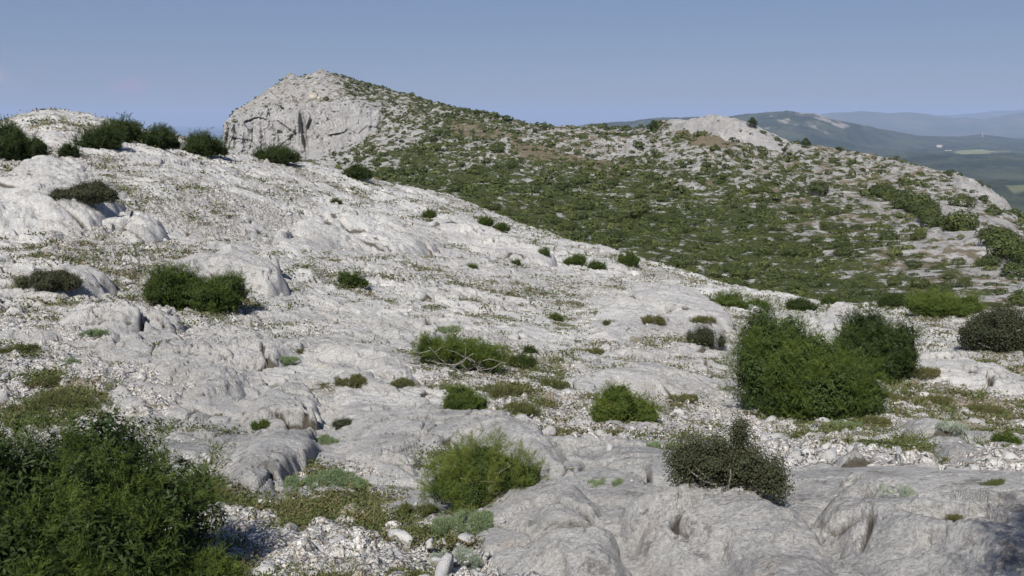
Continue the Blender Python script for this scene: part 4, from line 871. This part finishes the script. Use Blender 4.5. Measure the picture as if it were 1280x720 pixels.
# ------------------------------------------------------------------ hillside scrub
def clump(n, q):
    L = lobes_default(1.0, 1.0, .62, 4); P, N = crown_points(L, n, .2, .25); return quads(P, unit(N + rnd_dir(len(P)) * .45), q, q * .62, np.clip(.5 + .25 * perlin(P[:, 0] * 4, P[:, 1] * 4 + P[:, 2] * 4, 5) * 2 + rng.normal(0, .12, len(P)), 0, 1))
def scrub():
    P = HP; C = (P[:-1, :-1] + P[1:, 1:]) / 2; e1 = P[1:, :-1] - P[:-1, :-1]; e2 = P[:-1, 1:] - P[:-1, :-1]; nrm = np.cross(e2, e1); area = np.linalg.norm(nrm, axis=-1)
    nrm = nrm / np.maximum(area[..., None], 1e-9); nrm *= np.sign(nrm[..., 2:3] + 1e-9)
    vis = (-(C * nrm).sum(-1)) > -.02 * np.linalg.norm(C, axis=-1)
    g = HG[:-1, :-1]; px, py = HPX[:-1, :-1], HPY[:-1, :-1]; cl = HCL[:-1, :-1]; r = np.hypot(C[..., 0], C[..., 1])
    dn = .075 + .66 * np.clip(g, 0, 1) ** 1.5
    strip = sst(5.5, 2.5, np.abs((py - 245) - (px - 1090) * .465 + 4 * fbm(px / 40, py * 0, 2, 3))) * sst(1085, 1100, px); dn = np.maximum(dn, 1.9 * strip)
    for q, v in (([(310,150),(330,135),(372,122),(380,128),(360,145),(335,150)], .35), ([(450,105),(500,118),(540,130),(480,125)], .3), ([(800,152),(832,148),(835,162),(815,172),(795,162)], .7), ([(1190,262),(1280,290),(1280,300),(1200,275)], .1)):
        dn = np.maximum(dn, v * sst(-2, 2, sdf(q, px, py)))
    for q in ([(826,140),(850,140),(940,150),(1000,185),(975,199),(940,189),(890,177),(845,169)], [(1140,264),(1180,272),(1240,292),(1300,320),(1300,345),(1235,320),(1180,302),(1145,277)], [(1190,225),(1290,275),(1290,285),(1240,257),(1195,237)]):
        dn = dn * (1 - .8 * sst(-2, 2, sdf(q, px, py)) * (1 - strip))
    dn = dn * (1 - .8 * sst(-2, 4, sdf([(290,155),(335,108),(360,85),(405,85),(432,108),(445,130),(385,128)], px, py)))
    dn = dn * (1 - .98 * cl) + .016 * cl; n_mod = fbm(C[..., 0] / 5, C[..., 1] / 7, 2, 801); dn = dn * np.clip(1 + 1.1 * n_mod * (1.15 - g), .2, 2)
    w = area * dn * vis * (px > 270) * (px < 1420) * (r < 460); N = int(min(w.sum() * 1.3, 26000)); print('scrub', w.sum(), N)
    k = rng.choice(w.size, N, p=(w / w.sum()).ravel(), replace=True); c = C.reshape(-1, 3)[k] + rng.normal(0, .1, (N, 3)) * [1, 1, 0]; rr = r.ravel()[k]; c[:, 2] -= .12
    big = (rng.gamma(2.2, .22, N) + .38) * (1 + .0012 * rr) * (1 + .9 * strip.ravel()[k]) * rng.choice([.8, 1, 1.5], N, p=[.5, .38, .12]); big = np.minimum(big, 3.4)
    onc = cl.ravel()[k] > .5; big[onc] *= .9
    ht = big * rng.uniform(.6, 1.0, N); tone = np.clip(.45 + .5 * fbm(c[:, 0] / 14, c[:, 1] / 14, 2, 811) + rng.normal(0, .30, N), 0, 1)
    order = np.argsort(-big / rr); ind = order[:280]; rest = order[280:]
    protos = []
    for q in range(7):
        v, f, t = clump(1900, .032); o = mesh_obj('scrub_bush', v, f, 4, M['scrub'], attrs=dict(tint=t), smooth=False); protos.append(o)
    for j, i in enumerate(ind):
        o = protos[j] if j < 7 else protos[j % 7].copy()
        if j >= 7: COL.objects.link(o)
        o.location = tuple(c[i]); o.scale = (big[i], big[i], ht[i]); o.rotation_euler.z = rng.uniform(0, 6.28)
        tag(o, 'dark green rounded scrub bush on the green hillside below the peak', 'bush', 'scrub bushes on the hillside')
    parts = []
    lod = [(rest[rr[rest] < 110], 200, .085), (rest[(rr[rest] >= 110) & (rr[rest] < 200)], 85, .13), (rest[rr[rest] >= 200], 44, .17)]
    for idx, nq, qs in lod:
        for q in range(6):
            ii = idx[q::6]; 
            if not len(ii): continue
            v, f, t = clump(nq, qs); a = rng.uniform(0, 6.28, len(ii)); ca_, sa = np.cos(a), np.sin(a)
            W = np.stack([(v[None, :, 0] * ca_[:, None] - v[None, :, 1] * sa[:, None]) * big[ii][:, None], (v[None, :, 0] * sa[:, None] + v[None, :, 1] * ca_[:, None]) * big[ii][:, None], v[None, :, 2] * ht[ii][:, None]], -1) + c[ii][:, None]
            ff = (f[None] + (np.arange(len(ii)) * len(v))[:, None, None]).reshape(-1, 4); parts.append((W.reshape(-1, 3), ff, np.clip(t[None] * .5 + tone[ii][:, None] * .6, 0, 1).ravel()))
    v, f, t = join(parts); tag(mesh_obj('scrub', v, f, 4, M['scrub'], attrs=dict(tint=t), smooth=False), kind='stuff')
scrub()
def hillpoint(px, py):
    d = (HPX - px) ** 2 + (HPY - py) ** 2 + np.where(HPX < 0, 1e6, 0); R_ = np.linalg.norm(HP, axis=-1)
    d = d + np.where(d < 9, R_ * .002, 0); i = np.unravel_index(np.argmin(d), d.shape); return HP[i].copy()
def hill_trees():
    for px, py, h, lab in ((1007, 182, 2.6, 'lone dark tree on the skyline right of the white rock band'), (941, 163, 2.6, 'small dark tree in front of the white rock band'), (816, 160, 3.2, 'dark tree at the left end of the white rock band')):
        p = hillpoint(px, py); root = empty('tree', (p[0], p[1], p[2] - .15)); tag(root, lab, 'tree')
        L = [(0, 0, h * .6, h * .34, h * .34, h * .3), (h * .22, 0, h * .48, h * .26, h * .26, h * .24), (-h * .22, .1, h * .5, h * .26, h * .26, h * .22), (0, 0, h * .85, h * .18, h * .18, h * .16)]
        P, N = crown_points(L, 900, .2, .4); v, f, t = quads(P, unit(N + rnd_dir(len(P)) * .6), .13, .09, rng.uniform(0, .7, len(P))); mesh_obj('crown', v, f, 4, M['junidark'], root, dict(tint=t), smooth=False)
        v, f, t = tube([[0, 0, -.2], [.05, 0, h * .3], [0, .05, h * .6]], .1, .04, 7); mesh_obj('trunk', v, f, 4, M['bark'], root, dict(tint=t))
hill_trees()
# ------------------------------------------------------------------ small far buildings
def plain(name, c):
    b = NB(name); return b.out(b.mix(b.noise(3, 4), c, tuple(x * .88 for x in c)))
WALL, ROOF, DARK = plain('cream_render', (.38, .35, .29)), plain('pale_tile_roof', (.42, .34, .28)), plain('dark_glass', (.03, .03, .035))
def box(V, Fc, x0, x1, y0, y1, z0, z1):
    o = len(V); V += [(x0,y0,z0),(x1,y0,z0),(x1,y1,z0),(x0,y1,z0),(x0,y0,z1),(x1,y0,z1),(x1,y1,z1),(x0,y1,z1)]
    Fc += [(o,o+3,o+2,o+1),(o+4,o+5,o+6,o+7),(o,o+1,o+5,o+4),(o+1,o+2,o+6,o+5),(o+2,o+3,o+7,o+6),(o+3,o,o+4,o+7)]
def chapel():
    p = hillpoint(394, 119); root = empty('mountain_hut', (p[0], p[1] - 2.5, p[2] - 1.6)); tag(root, 'small cream building with a rounded top on the shoulder of the rocky peak', 'building')
    V, Fc = [], []; box(V, Fc, -1.4, 1.4, -1.2, 1.2, -1, 1.1); box(V, Fc, 1.42, 2.6, -1.0, 1.0, -1, .4); mesh_obj('wall', V, Fc, 4, WALL, root, smooth=False)
    a = np.linspace(0, math.pi, 13); n = len(a); V = [(1.45 * math.cos(q), y, 1.1 + .8 * math.sin(q)) for y in (-1.25, 1.25) for q in a]
    Fc = [(i, i + 1, n + i + 1, n + i) for i in range(n - 1)]; o = len(V); V += [(0, -1.25, 1.1), (0, 1.25, 1.1)]
    Fc += [(o, i + 1, i, i) for i in range(0)]; r_ = mesh_obj('vaulted_roof', V, Fc, 4, WALL, root)
    for q in (0, 1): mesh_obj('gable', V[q * n:(q + 1) * n] + [V[o + q]], [(n, i + 1, i) if q == 0 else (n, i, i + 1) for i in range(n - 1)], 3, WALL, root, smooth=False)
chapel()
def valley_z(px, py):
    az, t = az_t(px, py); rs = np.geomspace(1500, 12000, 3000); z = COLC.height(np.full(3000, float(az)), rs); k = np.argmax(t * rs < z); r = rs[k]; return math.sin(az) * r, math.cos(az) * r, float(z[k])
def farms():
    for px, py, w, lab in ((1181, 191, 26, 'left-hand pale farmhouse beside the field in the valley'), (1187, 191, 22, 'right-hand pale farmhouse beside the field in the valley'), (1174, 184, 40, 'long pale farm building in the woods above the two farmhouses')):
        x, y, z = valley_z(px, py); root = empty('farmhouse', (x, y, z + 4)); root.rotation_euler.z = -math.atan2(x, y) + .2; tag(root, lab, 'house', 'farm buildings in the valley')
        V, Fc = [], []; box(V, Fc, -w / 2, w / 2, -7, 7, -12, 9); mesh_obj('wall', V, Fc, 4, WALL, root, smooth=False)
        a, b_, c = w / 2 + 1, 8, 9.02; V = [(-a, -b_, c), (a, -b_, c), (a, b_, c), (-a, b_, c), (-a, 0, c + 4), (a, 0, c + 4)]; Fc = [(0, 1, 5, 4), (2, 3, 4, 5), (0, 3, 2, 1), (0, 4, 3, 3), (1, 2, 5, 5)]
        mesh_obj('roof', V, Fc[:3], 4, ROOF, root, smooth=False)
        for q in range(3):
            V, Fc = [], []; xx = (q - 1) * w * .3; box(V, Fc, xx - 1, xx + 1, -7.1, -7.02, 2, 5); mesh_obj('window', V, Fc, 4, DARK, root, smooth=False)
    x, y, z = valley_z(1228, 171.5); root = empty('mast', (x, y, z - 4)); tag(root, 'thin white mast standing on the wooded rise in the valley', 'mast')
    v, f, t = tube([[0, 0, 0], [0, 0, 20], [0, 0, 45]], 4.0, 2.6, 10); mesh_obj('tower', v, f, 4, WALL, root, dict(tint=t))
    v, f, t = tube([[0, 0, 44], [0, 0, 52], [0, 0, 60]], 1.6, .6, 8); mesh_obj('antenna', v, f, 4, WALL, root, dict(tint=t))
farms()

# ------------------------------------------------------------------ haze, sky, sun, camera
def haze():
    V, Fc = [], []; box(V, Fc, -42000, 42000, -42000, 42000, -470, 420)
    m, nt, n, l = newmat('haze_air'); v = n.new('ShaderNodeVolumePrincipled'); v.inputs['Density'].default_value = 5.5e-5; v.inputs['Color'].default_value = (.52, .66, .95, 1); v.inputs['Anisotropy'].default_value = 0.0
    o = n.new('ShaderNodeOutputMaterial'); l.new(v.outputs[0], o.inputs['Volume'])
    tag(mesh_obj('haze', V, Fc, 4, m, smooth=False), kind='stuff')
haze()
W = bpy.data.worlds.new('World'); SC.world = W; W.use_nodes = True; nt = W.node_tree; nt.nodes.clear()
sky = nt.nodes.new('ShaderNodeTexSky'); sky.sky_type = 'NISHITA'; sky.sun_disc = False; sky.sun_elevation = SUN_EL; sky.sun_rotation = SUN_AZ + math.pi; sky.altitude = 900; sky.air_density = 1.0; sky.dust_density = .6; sky.ozone_density = 3.0
def wn(t, **k):
    n = nt.nodes.new(t)
    for a, b in k.items(): setattr(n, a, b)
    return n
tc = wn('ShaderNodeTexCoord'); sx = wn('ShaderNodeSeparateXYZ'); nt.links.new(tc.outputs['Generated'], sx.inputs[0])
gr = wn('ShaderNodeValToRGB'); nt.links.new(sx.outputs[2], gr.inputs[0]); e = gr.color_ramp.elements
SK = [(0.0, (2.5, 3.05, 4.3)), (.05, (2.3, 2.95, 4.75)), (.13, (2.05, 2.78, 4.75)), (.5, (1.1, 1.9, 4.1))]
SKM = 8.0
while len(e) < len(SK): e.new(.5)
for q, (p_, c_) in zip(e, SK): q.position = p_; q.color = (c_[0] / SKM, c_[1] / SKM, c_[2] / SKM, 1)
ml = wn('ShaderNodeMix', data_type='RGBA', blend_type='MULTIPLY'); ml.inputs[0].default_value = 1; nt.links.new(gr.outputs[0], ml.inputs[6]); ml.inputs[7].default_value = (SKM, SKM, SKM, 1)
mk = wn('ShaderNodeMix', data_type='RGBA'); mk.inputs[0].default_value = .75; nt.links.new(sky.outputs[0], mk.inputs[6]); nt.links.new(ml.outputs[2], mk.inputs[7]); cur = mk.outputs[2]
def cloud(px, py, w, amt, col):
    """a faint cumulus far beyond the crest, by its direction in the sky"""
    global cur
    dx, dy, dz = ray(px, py); d0 = Vector((float(dx), float(dy), float(dz))).normalized()
    sub = wn('ShaderNodeVectorMath', operation='SUBTRACT'); nt.links.new(tc.outputs['Generated'], sub.inputs[0]); sub.inputs[1].default_value = d0
    sc_ = wn('ShaderNodeVectorMath', operation='MULTIPLY'); nt.links.new(sub.outputs[0], sc_.inputs[0]); sc_.inputs[1].default_value = (1 / w, 1 / w, 1.9 / w)
    ln = wn('ShaderNodeVectorMath', operation='LENGTH'); nt.links.new(sc_.outputs[0], ln.inputs[0])
    no = wn('ShaderNodeTexNoise'); nt.links.new(tc.outputs['Generated'], no.inputs[0]); no.inputs['Scale'].default_value = 34; no.inputs['Detail'].default_value = 6; no.inputs['Roughness'].default_value = .6
    a = wn('ShaderNodeMath', operation='MULTIPLY'); nt.links.new(no.outputs[0], a.inputs[0]); a.inputs[1].default_value = 2.6
    b = wn('ShaderNodeMath', operation='SUBTRACT'); nt.links.new(a.outputs[0], b.inputs[0]); nt.links.new(ln.outputs['Value'], b.inputs[1])
    mr = wn('ShaderNodeMapRange', interpolation_type='SMOOTHSTEP'); nt.links.new(b.outputs[0], mr.inputs[0]); mr.inputs[1].default_value = .35; mr.inputs[2].default_value = 1.5; mr.inputs[4].default_value = amt
    m = wn('ShaderNodeMix', data_type='RGBA'); nt.links.new(mr.outputs[0], m.inputs[0]); nt.links.new(cur, m.inputs[6]); m.inputs[7].default_value = (*col, 1); cur = m.outputs[2]
cloud(-6, 92, .040, .9, (5.4, 4.7, 5.6)); cloud(166, 108, .030, .75, (4.6, 4.0, 5.4)); cloud(235, 122, .05, .4, (4.2, 3.8, 5.3))
bg = nt.nodes.new('ShaderNodeBackground'); bg.inputs[1].default_value = .060; ow = nt.nodes.new('ShaderNodeOutputWorld')
nt.links.new(cur, bg.inputs[0]); nt.links.new(bg.outputs[0], ow.inputs[0])
sd = bpy.data.lights.new('sun', 'SUN'); sd.energy = 5.0; sd.angle = math.radians(.53); sd.color = (1, .97, .92); so = bpy.data.objects.new('sun', sd); COL.objects.link(so)
d = Vector((math.sin(SUN_AZ) * math.cos(SUN_EL), math.cos(SUN_AZ) * math.cos(SUN_EL), -math.sin(SUN_EL))); so.rotation_euler = d.to_track_quat('-Z', 'Y').to_euler(); so.location = (0, -20, 30)
cd = bpy.data.cameras.new('camera'); cd.sensor_width = 36; cd.lens = F / 1280 * 36; cd.clip_start = .1; cd.clip_end = 90000; cam = bpy.data.objects.new('camera', cd); COL.objects.link(cam)
cam.location = (0, 0, 0); cam.rotation_euler = (math.pi / 2 - PITCH, 0, 0); SC.camera = cam
SC.view_settings.view_transform = 'Standard'; SC.view_settings.look = 'None'; SC.view_settings.exposure = .52; SC.view_settings.gamma = 1
SC.cycles.volume_bounces = 0; SC.cycles.max_bounces = 4; SC.cycles.diffuse_bounces = 2; SC.cycles.transparent_max_bounces = 4
